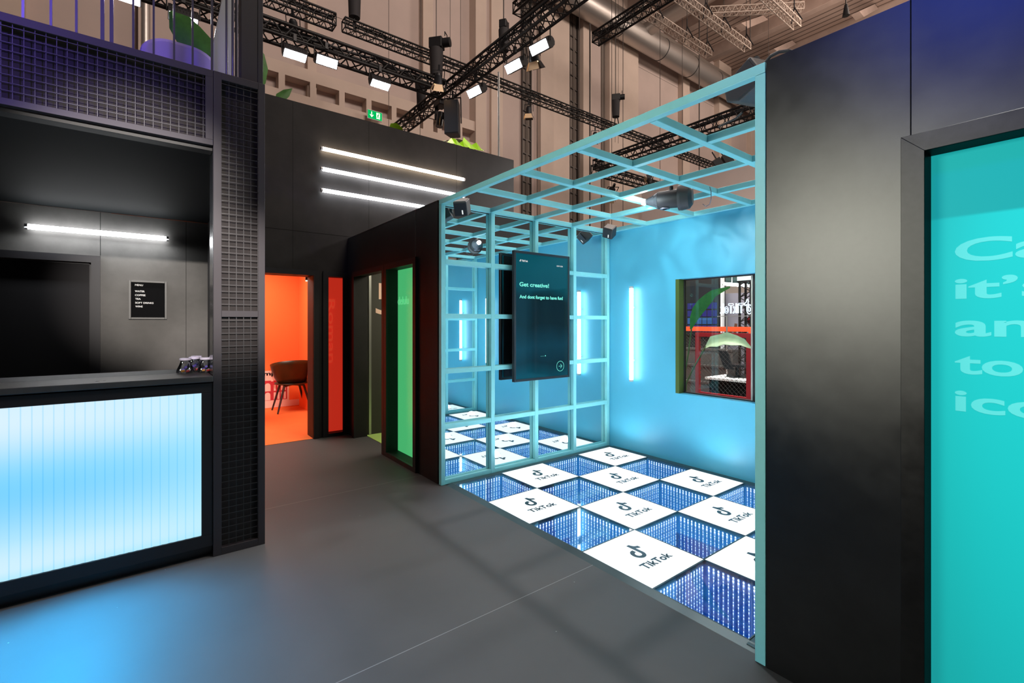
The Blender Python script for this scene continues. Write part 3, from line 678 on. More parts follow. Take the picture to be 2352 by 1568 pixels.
t = thing('armchair', 'lilac upholstered armchair behind the balcony railing', 'armchair', (-4.15, .17, 2.86))
def rounded(y0, y1, z0, z1, r, x0, x1, n=8):
    p = []
    for cy, cz, a0 in ((y1 - r, z1 - r * .8, 0), (y0 + r, z1 - r * .8, 90)):
        for k in range(n + 1):
            a = math.radians(a0 + 90 * k / n); p.append((cy + r * math.cos(a), cz + r * .8 * math.sin(a)))
    p += [(y0, z0), (y1, z0)]
    return MB().prism(p, (x0, 0, 0), Y_, Z_, (x1 - x0, 0, 0))
rounded(-.05, .40, 2.98, 3.335, .17, -4.06, -3.96).build('backrest', 'purple', t, bevel=.03)
rounded(-.04, .39, 2.95, 3.13, .05, -4.50, -4.05).build('seat', 'purple', t, bevel=.03)
for y in (.02, .33):
    for x in (-4.44, -4.1): MB().tube((x, y, 2.86), (x, y, 2.96), .012, 8).build('leg', 'chair_leg', t)

# ------------------------------------------------------------------ leaves
def leaf_mesh(mid, widths, side, fold=0.25, wav=0.0):
    """blade along a midrib with half widths, folded up along the rib; side = lateral axis"""
    m = MB(); mid = [Vector(p) for p in mid]; side = Vector(side).normalized(); vs = []; n = len(mid)
    for i, (p, w) in enumerate(zip(mid, widths)):
        d = (mid[min(i + 1, n - 1)] - mid[max(i - 1, 0)]).normalized(); s = (side - d * side.dot(d)).normalized(); up = d.cross(s)
        wv = wav * (1 if i % 2 else -1)
        for q in (-1, -.5, 0, .5, 1): vs.append(p + s * (w * q) + up * (abs(q) * w * fold + wv * abs(q)))
    fs = [(i * 5 + k, i * 5 + k + 1, i * 5 + k + 6, i * 5 + k + 5) for i in range(n - 1) for k in range(4)]
    m.add(vs, fs, True); m.add([v + Vector((0, 0, -.003)) for v in vs], [f[::-1] for f in fs], True)
    return m
def plant(label, stem_pts, blades, loc, pot=None, m='leaf', group=None):
    t = thing('banana_plant', label, 'plant', loc, group)
    if stem_pts: MB().path(stem_pts, .008, 8).build('stalk', 'stem', t)
    for mid, w, side, fold, wav in blades: leaf_mesh(mid, w, side, fold, wav).build('leaf', m, t, fix=False)
    return t
plant('broad green leaf rising behind the lilac armchair', [(-4.6, .44, 2.9), (-4.6, .42, 3.5)], [([(-4.6, .43, 3.45), (-4.6, .40, 3.56), (-4.6, .33, 3.65), (-4.6, .25, 3.73), (-4.6, .19, 3.80), (-4.6, .13, 3.86)], [.02, .09, .115, .11, .09, .01], (0.2, .6, .75), .1, 0)], (-4.6, .44, 2.9))
plant('green leaf tip showing beside the violet post', [(-5.0, .72, 2.9), (-5.0, .84, 3.6)], [([(-5.0, .80, 3.56), (-5.0, .84, 3.70), (-5.0, .85, 3.83), (-5.0, .83, 3.95), (-5.0, .79, 4.04)], [.005, .045, .055, .045, .003], (0, 1, .1), .2, 0)], (-5.0, .72, 2.9))
plant('small green leaf poking over the tall black wall', [(-6.3, 1.28, 2.5), (-6.3, 1.25, 4.12)], [([(-6.3, 1.21, 4.06), (-6.3, 1.27, 4.15), (-6.3, 1.34, 4.23), (-6.3, 1.41, 4.31)], [.01, .055, .045, .002], (0, -.6, .75), .2, 0)], (-6.3, 1.28, 2.5))
plant('rounded lime green leaf at the top of the tall black wall', [(-6.3, 2.75, 2.5), (-6.3, 2.72, 4.1)], [([(-6.3, 2.66, 4.10), (-6.3, 2.70, 4.17), (-6.3, 2.77, 4.19), (-6.3, 2.84, 4.16), (-6.3, 2.91, 4.09)], [.01, .05, .045, .04, .005], (.5, .1, .8), .3, .0)], (-6.3, 2.75, 2.5), m='leaf_lime')
t = plant('rippled lime green leaf lying over the tall black wall edge', [(-6.35, 3.8, 2.5), (-6.35, 3.8, 4.12)],
          [([(-6.38, 3.46, 4.10), (-6.37, 3.60, 4.20), (-6.36, 3.76, 4.255), (-6.35, 3.92, 4.25), (-6.34, 4.06, 4.20), (-6.33, 4.20, 4.10)], [.02, .09, .12, .12, .09, .01], (.9, .0, -.15), .05, 0)], (-6.35, 3.8, 2.5), m='leaf_pale')
top = [(3.55, 4.11), (3.66, 4.22), (3.70, 4.20), (3.78, 4.165), (3.83, 4.20), (3.88, 4.285), (3.95, 4.20), (4.00, 4.18), (4.08, 4.235), (4.14, 4.19), (4.20, 4.13)]
low = [(3.55, 4.08), (3.63, 4.09), (3.70, 4.08), (3.77, 4.08), (3.83, 4.09), (3.89, 4.09), (3.95, 4.08), (4.02, 4.09), (4.09, 4.10), (4.14, 4.10), (4.20, 4.115)]
vs = [(-6.20 - .05 * (k % 2), y, z) for k, (y, z) in enumerate(top)] + [(-6.15 + .03 * (k % 2), y, z) for k, (y, z) in enumerate(low)]; n = len(top)
MB().add(vs, [(k, k + 1, n + k + 1, n + k) for k in range(n - 1)]).add([(x - .006, y, z) for x, y, z in vs], [(k, n + k, n + k + 1, k + 1) for k in range(n - 1)]).build('leaf', 'leaf_lime', t, fix=False, label='lime green rippled leaf edge')

# ------------------------------------------------------------------ red room contents
t = thing('shell_chair', 'dark shell armchair on slim splayed legs in the red room', 'chair', (-8.03, 1.79, 0.005))
cx, cy = -8.03, 1.79
def shell():
    m = MB(); nu, nv = 20, 9; vs = []
    for j in range(nv):
        v = j / (nv - 1)
        for i in range(nu + 1):
            a = math.radians(-125 + 250 * i / nu)            # angle round from the back (+x side faces the doorway)
            back = max(0.0, math.cos(a))
            rim = 0.60 + 0.215 * (0.5 + 0.5 * math.cos(a * 0.8)) ** 0.9
            zz = 0.435 + (rim - 0.435) * v ** 1.5
            rr = 0.13 + 0.165 * v ** 0.6
            vs.append((cx + rr * math.cos(a) * 0.92, cy + rr * math.sin(a) * 1.06, zz))
    fs = [(j * (nu + 1) + i, j * (nu + 1) + i + 1, (j + 1) * (nu + 1) + i + 1, (j + 1) * (nu + 1) + i) for j in range(nv - 1) for i in range(nu)]
    return m.add(vs, fs, True)
o = shell().build('shell', 'chair_shell', t, fix=False); s = o.modifiers.new('solid', 'SOLIDIFY'); s.thickness = 0.012
MB().lathe([(0.001, .0), (.20, .0), (.245, .012), (.25, .03), (.20, .022), (.001, .014)], (cx, cy, 0.425), 24).build('seat', 'chair_shell', t)
MB().bar((cx - .16, cy - .14, .415), (cx + .16, cy + .14, .415), .03, .022).bar((cx - .16, cy + .14, .415), (cx + .16, cy - .14, .415), .03, .022).build('seat_frame', 'chair_leg', t)
for sx in (-1, 1):
    for sy in (-1, 1): MB().tube((cx + .15 * sx, cy + .14 * sy, .42), (cx + .21 * sx, cy + .245 * sy, .006), .018, 10, .012).build('leg', 'chair_leg', t)
t = thing('wall_sticker', 'pink and red arched ruin graphic with words low on the red wall', 'wall graphic', (-8.395, 1.2, .1))
def arch(y, z, w, h, n=6):
    return [(y - w / 2, z), (y + w / 2, z)] + [(y + w / 2 * math.cos(PI * k / n), z + h - w / 2 + w / 2 * math.sin(PI * k / n)) for k in range(n + 1)]
WX = -8.398
MB().prism([(.3, 0.02), (2.1, 0.02), (2.1, .12), (1.83, .12), (1.83, .40), (1.70, .47), (1.64, .62), (1.30, .62), (1.26, .66), (.3, .66)], (WX, 0, 0), Y_, Z_, (0.002, 0, 0)).build('backing', 'sticker', t)
MB().prism([(.4, .14), (1.80, .14), (1.80, .38), (1.68, .455), (.4, .49)], (WX + .003, 0, 0), Y_, Z_, (0.001, 0, 0)).build('ruin_shape', 'sticker_red', t)
b = MB()
for k, y in enumerate((1.10, 1.24, 1.375, 1.51)): b.prism(arch(y, .29, .085, .13), (WX + .005, 0, 0), Y_, Z_, (.001, 0, 0)); b.prism(arch(y, .145, .08, .125), (WX + .005, 0, 0), Y_, Z_, (.001, 0, 0)); b.box(WX + .005, WX + .006, y + .05, y + .085, .445, .475)
for y in (1.60, 1.655, 1.705, 1.75): b.box(WX + .005, WX + .006, y, y + .03, .29, .385); b.box(WX + .005, WX + .006, y, y + .03, .15, .265)
b.build('arches', 'sticker', t)
text('lettering', 'Roman Empire', 'board_black', t, (WX + .004, .93, .545), (0, 1, 0), (0, 0, 1), .86, .062, .03, t=0.0)
t = thing('side_table', 'small dark round table edge showing at the left of the red doorway', 'table', (-7.5, .98, .005))
MB().lathe([(.001, .0), (.30, .0), (.30, .022), (.001, .022)], (-7.5, .98, 1.04), 24).build('table_top', 'chair_leg', t)
MB().tube((-7.5, .98, .02), (-7.5, .98, 1.04), .025, 10).build('column', 'chair_leg', t); MB().lathe([(.001, 0), (.2, 0), (.2, .02), (.001, .03)], (-7.5, .98, .005), 20).build('base', 'chair_leg', t)
t = thing('spot_lamp', 'tiny ceiling spot lamp near the top of the red doorway', 'lamp', (-6.5, 1.60, 1.92))
MB().tube((-6.5, 1.63, 1.95), (-6.5, 1.63, 1.99), .018, 10).build('housing', 'lamp_body', t); MB().tube((-6.5, 1.63, 1.935), (-6.5, 1.63, 1.95), .015, 10).build('lens', 'exit_white', t); MB().tube((-6.5, 1.63, 1.99), (-6.5, 1.63, 2.44), .004, 6).build('drop_rod', 'lamp_body', t)

# ------------------------------------------------------------------ speakers and projector in the lattice
def box_speaker(label, c, yaw_, pitch, s, grp, roll=0.0):
    t = thing('loudspeaker', label, 'loudspeaker', c, grp)
    R = Matrix.Translation(Vector(c)) @ Matrix.Rotation(yaw_, 4, 'Z') @ Matrix.Rotation(pitch, 4, 'X') @ Matrix.Rotation(roll, 4, 'Y')
    w, h, d = s
    MB().box(-w / 2, w / 2, -d / 2, d / 2, -h / 2, h / 2).xf(R).build('cabinet', 'speaker', t, bevel=.008)
    MB().box(-w / 2 + .008, w / 2 - .008, -d / 2 - .006, -d / 2 - .001, -h / 2 + .008, h / 2 - .008).xf(R).build('grille', 'speaker_grille', t, bevel=.002)
    MB().box(w / 2 - .045, w / 2 - .035, -d / 2 - .008, -d / 2 - .006, -h / 2 + .02, -h / 2 + .055).xf(R).build('badge', 'screen_white' if w < .2 else 'speaker_top', t)
    MB().box(-w / 2 + .01, w / 2 - .01, -d / 2 + .01, d / 2 - .01, h / 2, h / 2 + .003).xf(R).build('top_cap', 'speaker_top', t)
    MB().bar(R @ Vector((-w * .3, d / 2 + .02, 0)), R @ Vector((w * .3, d / 2 + .02, 0)), .02, .05).tube(R @ Vector((0, d / 2, 0)), R @ Vector((0, d / 2 + .03, 0)), .012, 8).build('bracket', 'speaker', t)
    return t
SG = 'small cube speakers in the lattice corners'
box_speaker('small black cube speaker tilted in the front left top corner of the lattice', (-3.425, 2.11, 2.376), math.radians(42), math.radians(28), (.115, .125, .125), SG)
box_speaker('small black cube speaker tilted in the far left top corner by the blue wall', (-3.40, 3.97, 2.388), math.radians(8), math.radians(34), (.115, .12, .11), SG, math.radians(24))
t = thing('stage_monitor', 'large black wedge loudspeaker lying on the lattice beside the right post', 'loudspeaker', (-1.10, 2.34, 2.47))
pf = [(-.16, 0), (-.05, -.07), (.12, -.07), (.16, .02), (.10, .17), (-.16, .13)]
R = Matrix.Translation((-1.06, 2.30, 2.503)) @ Matrix.Scale(.68, 4) @ Matrix.Rotation(math.radians(-20), 4, 'Z') @ Matrix.Rotation(math.radians(-12), 4, 'Y')
MB().prism(pf, (0, -.13, 0), X_, Z_, (0, .36, 0)).xf(R).build('cabinet', 'speaker', t, bevel=.01)
MB().prism([(x * .86, z * .86 + .004) for x, z in pf], (0, -.137, 0), X_, Z_, (0, .006, 0)).xf(R).build('grille', 'speaker_grille', t)
MB().prism([(-.02, .15), (.06, .15), (.05, .24), (.02, .25)], (0, 0, 0), X_, Z_, (0, .02, 0)).xf(R).build('bracket', 'speaker', t)
tag(MB().path([(-1.17, 2.38, 2.46), (-1.23, 2.43, 2.462), (-1.28, 2.44, 2.46), (-1.33, 2.44, 2.452)], .005, 8).build('speaker_cable', 'cable'), 'thin black cable looping below the wedge loudspeaker', 'cable')
tag(MB().path([(-.985, 2.2, 2.45), (-.985, 2.2, 2.535), (-.975, 2.2, 2.568), (-.955, 2.2, 2.585), (-.92, 2.2, 2.588), (-.88, 2.2, 2.575), (-.84, 2.2, 2.545), (-.80, 2.2, 2.45)], .007, 8).build('power_cable', 'cable'), 'thick black cable arching over the top of the right post', 'cable')
t = thing('effect_projector', 'black barrel projector with a bright lamp hanging under the lattice', 'projector', (-2.14, 3.2, 2.405))
A = Vector((-2.36, 3.20, 2.375)); Bq = Vector((-2.00, 3.36, 2.375)); d = (Bq - A).normalized()
MB().tube(A + d * .10, A + d * .26, .068, 24, .072).build('barrel', 'lamp_body', t)
MB().tube(A + d * .255, A + d * .275, .096, 24).tube(A + d * .275, A + d * .335, .098, 24, .090).tube(A + d * .335, A + d * .36, .09, 24, .06).build('rear_housing', 'speaker', t)
MB().tube(A + d * .07, A + d * .10, .050, 24, .07).tube(A + d * .0, A + d * .07, .022, 16, .05).build('nose', 'gloss_black', t)
MB().lathe([(.018, 0), (.036, .0), (.038, -.006), (.018, -.008)], A + d * .15 + Vector((0, 0, -.068)), 20).build('lens_ring', 'post_metal', t)
MB().lathe([(.001, -.026), (.019, -.018), (.026, 0), (.019, .018), (.001, .026)], A - d * .012, 14).build('lamp', emi('projector_lamp', (1, .93, .80), 160), t)
MB().tube(A + d * .2 + Vector((0, 0, .065)), A + d * .2 + Vector((0, 0, .10)), .015, 10).build('clamp', 'lamp_body', t)
tag(MB().path([(-1.865, 3.30, 2.405), (-1.86, 3.31, 2.37), (-1.87, 3.33, 2.32), (-1.90, 3.36, 2.29), (-1.94, 3.38, 2.285), (-1.97, 3.385, 2.31)], .003, 6).build('safety_cable', 'post_metal'), 'thin pale safety cable hanging by the barrel projector', 'cable')

# ------------------------------------------------------------------ the hall
HW = -16.0
struct('wall_hall', MB().box(HW - .4, HW, -8, 46, 0, 18.2), 'hall_wall', 'tall beige side wall of the exhibition hall')
def onw(u): 
    a = (u - 1176) / f_px; c, s = math.cos(yaw), math.sin(yaw); return -HW * (a * s + c) / (s - a * c)
b = MB()
for u0, u1, dp in ((-60, 60, .3), (318, 332, .3), (702, 722, .25), (962, 985, .35), (1078, 1101, .47), (1124, 1150, .15), (1232, 1262, .3), (1262, 1303, .15), (1326, 1345, .4), (1388, 1454, .35), (1557, 1572, .35), (1640, 1668, .35), (1715, 1735, .3)):
    b.box(HW, HW + dp, onw(u0), onw(u1), 0, 18.2)
struct('trim_7', b, 'hall_conc', 'vertical concrete ribs standing on the hall side wall', 'rib')
b = MB()
for u0, u1 in ((1196, 1216), (1305, 1323), (1380, 1387)): b.box(HW, HW + .05, onw(u0), onw(u1), 0, 17.0)
struct('trim_8', b, 'hall_dark', 'dark vertical recess strips on the hall side wall', 'strip')
b = MB()
for z in (4.2, 7.9, 11.6, 15.3): b.box(HW - .001, HW + .004, -8, 46, z, z + .02)
struct('trim_9', b, 'hall_dark', 'fine horizontal joints of the hall wall slabs', 'joint')
def cable_ladder(u0, u1, label):
    ya, yb = onw(u0), onw(u1); t = thing('cable_ladder', label, 'cable ladder', (HW + .1, ya, 0), 'cable ladders on the hall wall')
    MB().box(HW + .06, HW + .14, yb - .05, yb, 0, 17).box(HW + .06, HW + .12, ya, ya + .03, 0, 17).build('side_rails', 'chain', t)
    b = MB(); z = 2.0
    while z < 17: b.bar((HW + .1, ya, z), (HW + .1, yb, z - .05), .03, .04); z += .62
    b.build('rungs', 'chain', t)
    MB().tube((HW + .10, ya + (yb - ya) * .45, 0), (HW + .10, ya + (yb - ya) * .45, 17), .025, 8).tube((HW + .09, ya + (yb - ya) * .6, 0), (HW + .09, ya + (yb - ya) * .6, 17), .03, 8).build('riser_pipes', 'hall_dark', t)
cable_ladder(1196, 1217, 'dark vertical cable ladder on the hall wall left of the duct')
cable_ladder(1305, 1324, 'dark vertical cable ladder on the hall wall below the big duct')
tag(MB().tube((HW + .25, onw(334), 3), (HW + .25, onw(334), 17.8), .11, 12).build('down_pipe', 'duct'), 'ribbed metal downpipe on the hall wall behind the railing', 'pipe')
# concrete gallery with square recesses
b = MB(); GX = -15.6
b.box(HW, GX, 2.2, 10.7, 8.98, 9.36).box(HW, GX, 2.2, 10.7, 7.4, 8.50)
for k in range(10):
    y = 2.20 + .905 * k
    b.box(HW, GX, y, y + .18, 8.50, 8.98)
struct('trim_10', b, 'hall_conc', 'concrete gallery band with square recesses on the hall wall', 'gallery')
struct('ceiling_hall', MB().box(-17, 16, -10, 60, 18.2, 18.4), 'hall_wood', 'corrugated brown hall roof', 'ceiling')
for k, y in enumerate((12.5, 16.2, 19.9, 23.6, 27.3, 31.0, 34.7, 38.4)):
    tag(MB().box(-16, 16, y - .22, y + .22, 17.55, 18.2).build('roof_beam', 'hall_beam', bevel=.02), 'brown timber beam crossing under the corrugated hall roof', 'beam', 'beams under the hall roof', 'structure')
b = MB()
for y in (16.2, 19.9, 23.6, 27.3, 31.0):
    for x in (-12.2, -8.2, -4.2): b.prism([(0, 0), (.7, 0), (3.0, 1.35), (2.4, 1.35)], (x, y - 3.3, 16.75), Y_, Z_, (.35, 0, 0))
struct('trim_11', b, 'hall_beam', 'slanting timber struts under the hall roof', 'strut')
b = MB(); y = 8.0
while y < 44: b.box(HW + .02, HW + .60, y, y + .07, 17.1, 17.22); y += .33
b.box(HW + .60, HW + .68, 8, 44, 17.05, 17.3)
tag(b.build('cable_tray', 'hall_dark'), 'dark ladder tray running above the big silver duct', 'cable tray')
t = thing('air_duct', 'big silver ventilation duct running along the top of the hall wall', 'duct', (-15.0, 24, 16.0))
MB().tube((-15.0, 7, 16.0), (-15.0, 44, 16.0), .55, 36).build('duct_pipe', 'duct', t)
for y in (18.2, 21.6, 24.4, 27.0, 30, 33, 36): 
    MB().tube((-15.0, y, 16.0), (-15.0, y + .04, 16.0), .565, 36).build('hanger_strap', 'strap', t)
t = thing('air_duct', 'narrower grey duct branching away from the big silver duct', 'duct', (-10, 20, 16.3))
MB().tube((-15.0, 20, 16.25), (-3, 20, 16.5), .36, 28).build('duct_pipe', 'duct', t)
for x in (-12.2, -9.4, -6.6): MB().tube((x, 20, 16.31), (x + .05, 20, 16.31), .375, 28).build('hanger_strap', 'strap', t)
t = thing('exit_sign', 'green glowing exit sign with arrow and running figure on the hall wall', 'sign', (-15.35, 6.0, 8.36))
y0, y1, z0, z1 = 5.76, 6.245, 8.225, 8.497; ex = -15.3
MB().box(ex - .06, ex - .002, y0 - .01, y1 + .01, z0 - .01, z1 + .01).build('housing', 'white', t); sg = MB().box(ex - .002, ex, y0, y1, z0, z1).build('sign_face', 'exit_green', t)
MB().box(HW, ex - .06, 5.96, 6.04, 8.33, 8.40).build('bracket', 'white', t)
b = MB(); ax = ex + .003
b.bar((ax, y0 + .13, z0 + .05), (ax, y0 + .13, z0 + .23), .0006, .028, (1, 0, 0)) if False else b.box(ax, ax + .001, y0 + .115, y0 + .145, z0 + .07, z0 + .235)
b.prism([(y0 + .06, z0 + .13), (y0 + .08, z0 + .145), (y0 + .13, z0 + .085), (y0 + .18, z0 + .145), (y0 + .20, z0 + .13), (y0 + .13, z0 + .04)], (ax, 0, 0), Y_, Z_, (.001, 0, 0))
b.build('arrow', 'exit_white', sg)
b = MB().box(ax, ax + .001, y0 + .29, y0 + .42, z0 + .04, z0 + .24); b.build('doorway_shape', 'exit_white', sg)
rx = ax + .003; b = MB()
for p, q, w in (((.335, .13), (.365, .18), .03), ((.345, .13), (.385, .09), .02), ((.385, .09), (.40, .06), .018), ((.338, .13), (.325, .085), .02), ((.325, .085), (.295, .08), .016), ((.36, .175), (.325, .165), .014), ((.36, .175), (.395, .155), .014)):
    b.bar((rx, y0 + p[0], z0 + p[1]), (rx, y0 + q[0], z0 + q[1]), w, .001, (1, 0, 0))
b.lathe([(.001, 0), (.018, 0), (.001, .001)], (rx, y0 + .378, z0 + .205), 10, 'x'); b.build('running_figure', 'exit_green', sg)

# ------------------------------------------------------------------ trusses
def truss(label, p, q, s, m='truss', grp='black lighting trusses', r=None, pitch=None, h=None, bundle=True):
    """box truss; p, q = lower near chord ends, body goes s sideways (away) and h up"""
    p, q = Vector(p), Vector(q); d = (q - p); L = d.length; d.normalize(); h = h or s
    side = Vector((-d.y, d.x, 0)).normalized()
    if side.dot(Vector((-.79, .61, 0))) < 0: side = -side
    up = Vector((0, 0, h)); sd = side * s; r = r or s * .10; pitch = pitch or s * 1.05
    t = thing('truss', label, 'truss', (p + q) / 2, grp)
    for o in (Vector(), sd, up, up + sd):
        MB().tube(p + o, q + o, r, 7).build('chord', m, t)
    b = MB(); n = max(2, int(round(L / pitch))); st = L / n
    for k in range(n):
        a = p + d * (st * k); c = p + d * (st * (k + .5)); e = p + d * (st * (k + 1))
        for o1, o2 in ((Vector(), up), (sd, sd + up), (Vector(), sd), (up, up + sd)):
            b.tube(a + o1, c + o2, r * .42, 5, cap=False); b.tube(c + o2, e + o1, r * .42, 5, cap=False)
    for a in (p, q):
        for o1, o2 in ((Vector(), up), (sd, sd + up), (Vector(), sd), (up, up + sd)): b.tube(a + o1, a + o2, r * .6, 5)
    b.build('lacing', m, t)
    if bundle:
        rr = random.Random(int(L * 100)); b = MB(); n2 = int(L / .45)
        for c in range(3):
            pts = []
            for k in range(n2 + 1):
                pts.append(p + d * (L * k / n2) + up * (.86 + .10 * rr.random()) + sd * (.2 + .5 * rr.random()) if c < 2 else p + d * (L * k / n2) + up * (.55 + .25 * rr.random()) + sd * (.1 + .3 * rr.random()))
            b.path(pts, s * (.075 if c < 2 else .03), 6)
        b.build('cable_bundle', 'cable', t)
    return t
truss('black lighting truss carrying the row of white floodlights towards the corner joint', (-10.70, -2.5, 7.392), (-10.70, 6.09, 7.392), .40, h=.28)
truss('black truss crossing diagonally above the corner joint and over the far speaker', (-14.6, 6.13, 7.392), (-2.0, 6.13, 7.392), .30, h=.28)
truss('long slim black truss running from the hoist beyond the corner joint to the right', (-12.0, 3.93, 8.892), (-12.0, 30, 8.892), .25)
truss('short black truss ending in free tubes above the floodlight row', (-11.27, -1.5, 8.392), (-11.27, 3.48, 8.392), .27)
truss('thin dark truss hanging in front of the silver duct', (-9.2, 10.0, 9.392), (-3.0, 10.0, 9.392), .27)
truss('black truss tip at the top edge above the corner joint', (-9.6, 7.45, 9.392), (-5.0, 7.45, 9.392), .27)
truss('black truss seen through the lattice sloping up to the right post', (-10.5, 11.45, 6.39), (-2.5, 11.45, 6.39), .30)
truss('black truss seen through the middle of the lattice with a small lit lamp', (-10.6, 11.8, 6.392), (-10.6, 18.5, 6.392), .30)
truss('black truss low behind the lattice near the right post', (-8.6, 16.6, 6.392), (-3.5, 16.6, 6.392), .32)
truss('furthest black truss visible low through the lattice', (-11.0, 19.2, 6.0), (-4.5, 19.2, 6.0), .34)
WG = 'pale bare trusses under the hall roof'
truss('pale bare truss parallel to the silver duct, nearest the duct', (-11.2, 15.1, 13.4), (-11.2, 20.0, 13.4), .28, 'truss_white', WG, r=.022, bundle=False)
truss('pale bare truss with black straps, second from the silver duct', (-9.9, 15.0, 13.4), (-9.9, 20.9, 13.4), .28, 'truss_white', WG, r=.022, bundle=False)
truss('pale bare truss furthest from the silver duct, above the black wall', (-7.9, 15.0, 13.4), (-7.9, 20.9, 13.4), .28, 'truss_white', WG, r=.022, bundle=False)
truss('pale bare truss lying level between the two other pale trusses', (-10.15, 18.0, 13.95), (-7.7, 20.7, 13.95), .26, 'truss_white', WG, r=.022, bundle=False)

# ------------------------------------------------------------------ lamps on the trusses
def flood(label, c, yaw_=0.0, tilt=0.5, lit=True):
    t = thing('floodlight', label, 'floodlight', c, 'white floodlights on the trusses')
    R = Matrix.Translation(Vector(c)) @ Matrix.Rotation(yaw_, 4, 'Z') @ Matrix.Rotation(tilt, 4, 'X')
    w = .23
    pr = [(-.10, -.06), (.10, -.06), (.11, .05), (.085, .15), (.03, .19), (-.03, .19), (-.085, .15), (-.11, .05)]
    b = MB().prism(pr, (-w, 0, 0), Y_, Z_, (2 * w, 0, 0))
    b.xf(R).build('housing', 'lamp_body', t, bevel=.006)
    b = MB()
    for k in range(9): b.box(-w + .03 + k * .048, -w + .042 + k * .048, -.112, .112, .0, .12)
    b.xf(R).build('cooling_fins', 'lamp_body', t)
    MB().box(-w + .02, w - .02, -.085, .085, -.072, -.062).xf(R).build('lens', 'lens_white', t)
    MB().path([(-w - .02, 0, .03), (-w - .02, 0, .26), (w + .02, 0, .26), (w + .02, 0, .03)], .012, 6).xf(Matrix.Translation(Vector(c)) @ Matrix.Rotation(yaw_, 4, 'Z')).build('yoke', 'lamp_body', t)
    MB().box(-.03, .03, -.03, .03, .26, .40).xf(Matrix.Translation(Vector(c)) @ Matrix.Rotation(yaw_, 4, 'Z')).build('clamp', 'lamp_body', t)
    return t
YB = PI / 2
flood('white floodlight on the truss, cut by the top edge above the railing', (-10.55, -.34, 7.08), YB, -.62)
flood('white floodlight behind the balcony railing over the green leaf', (-10.55, .50, 7.02), YB, -.42)
flood('white floodlight, first one right of the violet post', (-10.55, 2.41, 7.02), YB, -.52)
flood('dazzling white floodlight, second one right of the violet post', (-10.55, 3.05, 7.08), YB, -1.0)
flood('white floodlight above the green exit sign', (-10.55, 4.26, 6.98), YB, -.52)
flood('white floodlight beside the hanging black speaker', (-9.45, 6.2, 6.95), math.radians(8), -.95)
flood('white floodlight on the diagonal truss, lower of the bright pair', (-7.92, 6.2, 6.90), math.radians(8), -.95)
flood('white floodlight on the diagonal truss, upper of the bright pair', (-7.09, 6.2, 6.92), math.radians(8), -.95)
def fresnel(label, c, yaw_=0.6, tilt=.25, lit=True, s=1.0):
    t = thing('theatre_spotlight', label, 'spotlight', c, 'small theatre spotlights with flaps')
    R = Matrix.Translation(Vector(c)) @ Matrix.Rotation(yaw_, 4, 'Z') @ Matrix.Rotation(tilt, 4, 'X') @ Matrix.Scale(s, 4)
    MB().tube((0, 0, .02), (0, 0, .22), .11, 14, .085).tube((0, 0, .22), (0, 0, .27), .085, 14, .05).xf(R).build('body', 'lamp_body', t)
    MB().tube((0, 0, .005), (0, 0, .02), .085, 14).xf(R).build('lens', 'lens_warm' if lit else 'gloss_black', t)
    for k in range(4):
        a = k * PI / 2; q = Matrix.Rotation(a, 4, 'Z')
        MB().add([q @ Vector(p) for p in ((-.09, .10, .02), (.09, .10, .02), (.13, .17, -.13), (-.13, .17, -.13), (-.09, .105, .02), (.09, .105, .02), (.13, .175, -.13), (-.13, .175, -.13))],
                 [(0, 1, 2, 3), (7, 6, 5, 4), (0, 4, 5, 1), (1, 5, 6, 2), (2, 6, 7, 3), (3, 7, 4, 0)]).xf(R).build('flap', 'barn_warm' if k in (1, 2) else 'lamp_body', t)
    MB().path([(-.14, 0, .1), (-.14, 0, .32), (.14, 0, .32), (.14, 0, .1)], .010, 6).box(-.025, .025, -.025, .025, .32, .44).xf(R).build('yoke', 'lamp_body', t)
    return t
fresnel('warm lit theatre spotlight under the short truss with free ends', (-11.25, 2.55, 7.85), 1.2, .5)
fresnel('warm lit theatre spotlight next to the corner joint of the trusses', (-10.18, 5.58, 7.20), 1.2, .5)
fresnel('warm lit theatre spotlight hanging under the long slim truss', (-12.0, 9.98, 8.30), .8, .2)
fresnel('warm lit theatre spotlight between the bright pair of floodlights', (-7.5, 6.4, 6.85), .5, .5)
fresnel('dark theatre spotlight under the slim truss just above the turquoise beam', (-12.0, 13.2, 8.25), .8, .1, False)
fresnel('small lit spotlight on top of the truss in the middle of the lattice', (-10.4, 14.3, 6.55), .8, 2.4, True, .9)
fresnel('dark spotlight hanging from the truss at the left of the lattice opening', (-10.6, 12.4, 5.75), 1.0, 1.2, False, 1.3)
fresnel('warm lit spotlight behind the lattice close to the right post', (-6.4, 16.5, 6.2), .3, .4, True, 1.0)
fresnel('small dark spotlight under the slim truss behind the lattice', (-9.6, 18.3, 6.9), .3, .2, True, .9)
def boxlamp(label, c, yaw_):
    t = thing('blinder_lamp', label, 'lamp', c, 'square black lamps behind the lattice')
    R = Matrix.Translation(Vector(c)) @ Matrix.Rotation(yaw_, 4, 'Z') @ Matrix.Rotation(-.5, 4, 'Y')
    MB().box(-.26, -.02, -.12, .12, -.22, .16).xf(R).build('housing', 'lamp_body', t, bevel=.015); MB().box(.02, .26, -.12, .12, -.18, .14).xf(R).build('housing', 'lamp_body', t, bevel=.015)
    MB().tube((-.1, 0, .16), (-.1, 0, .42), .02, 6).tube((.1, 0, .14), (.1, 0, .42), .02, 6).xf(R).build('hanger', 'lamp_body', t)
boxlamp('double black lamp box seen through the lattice beside the right post', (-7.25, 13.55, 6.2), .6)
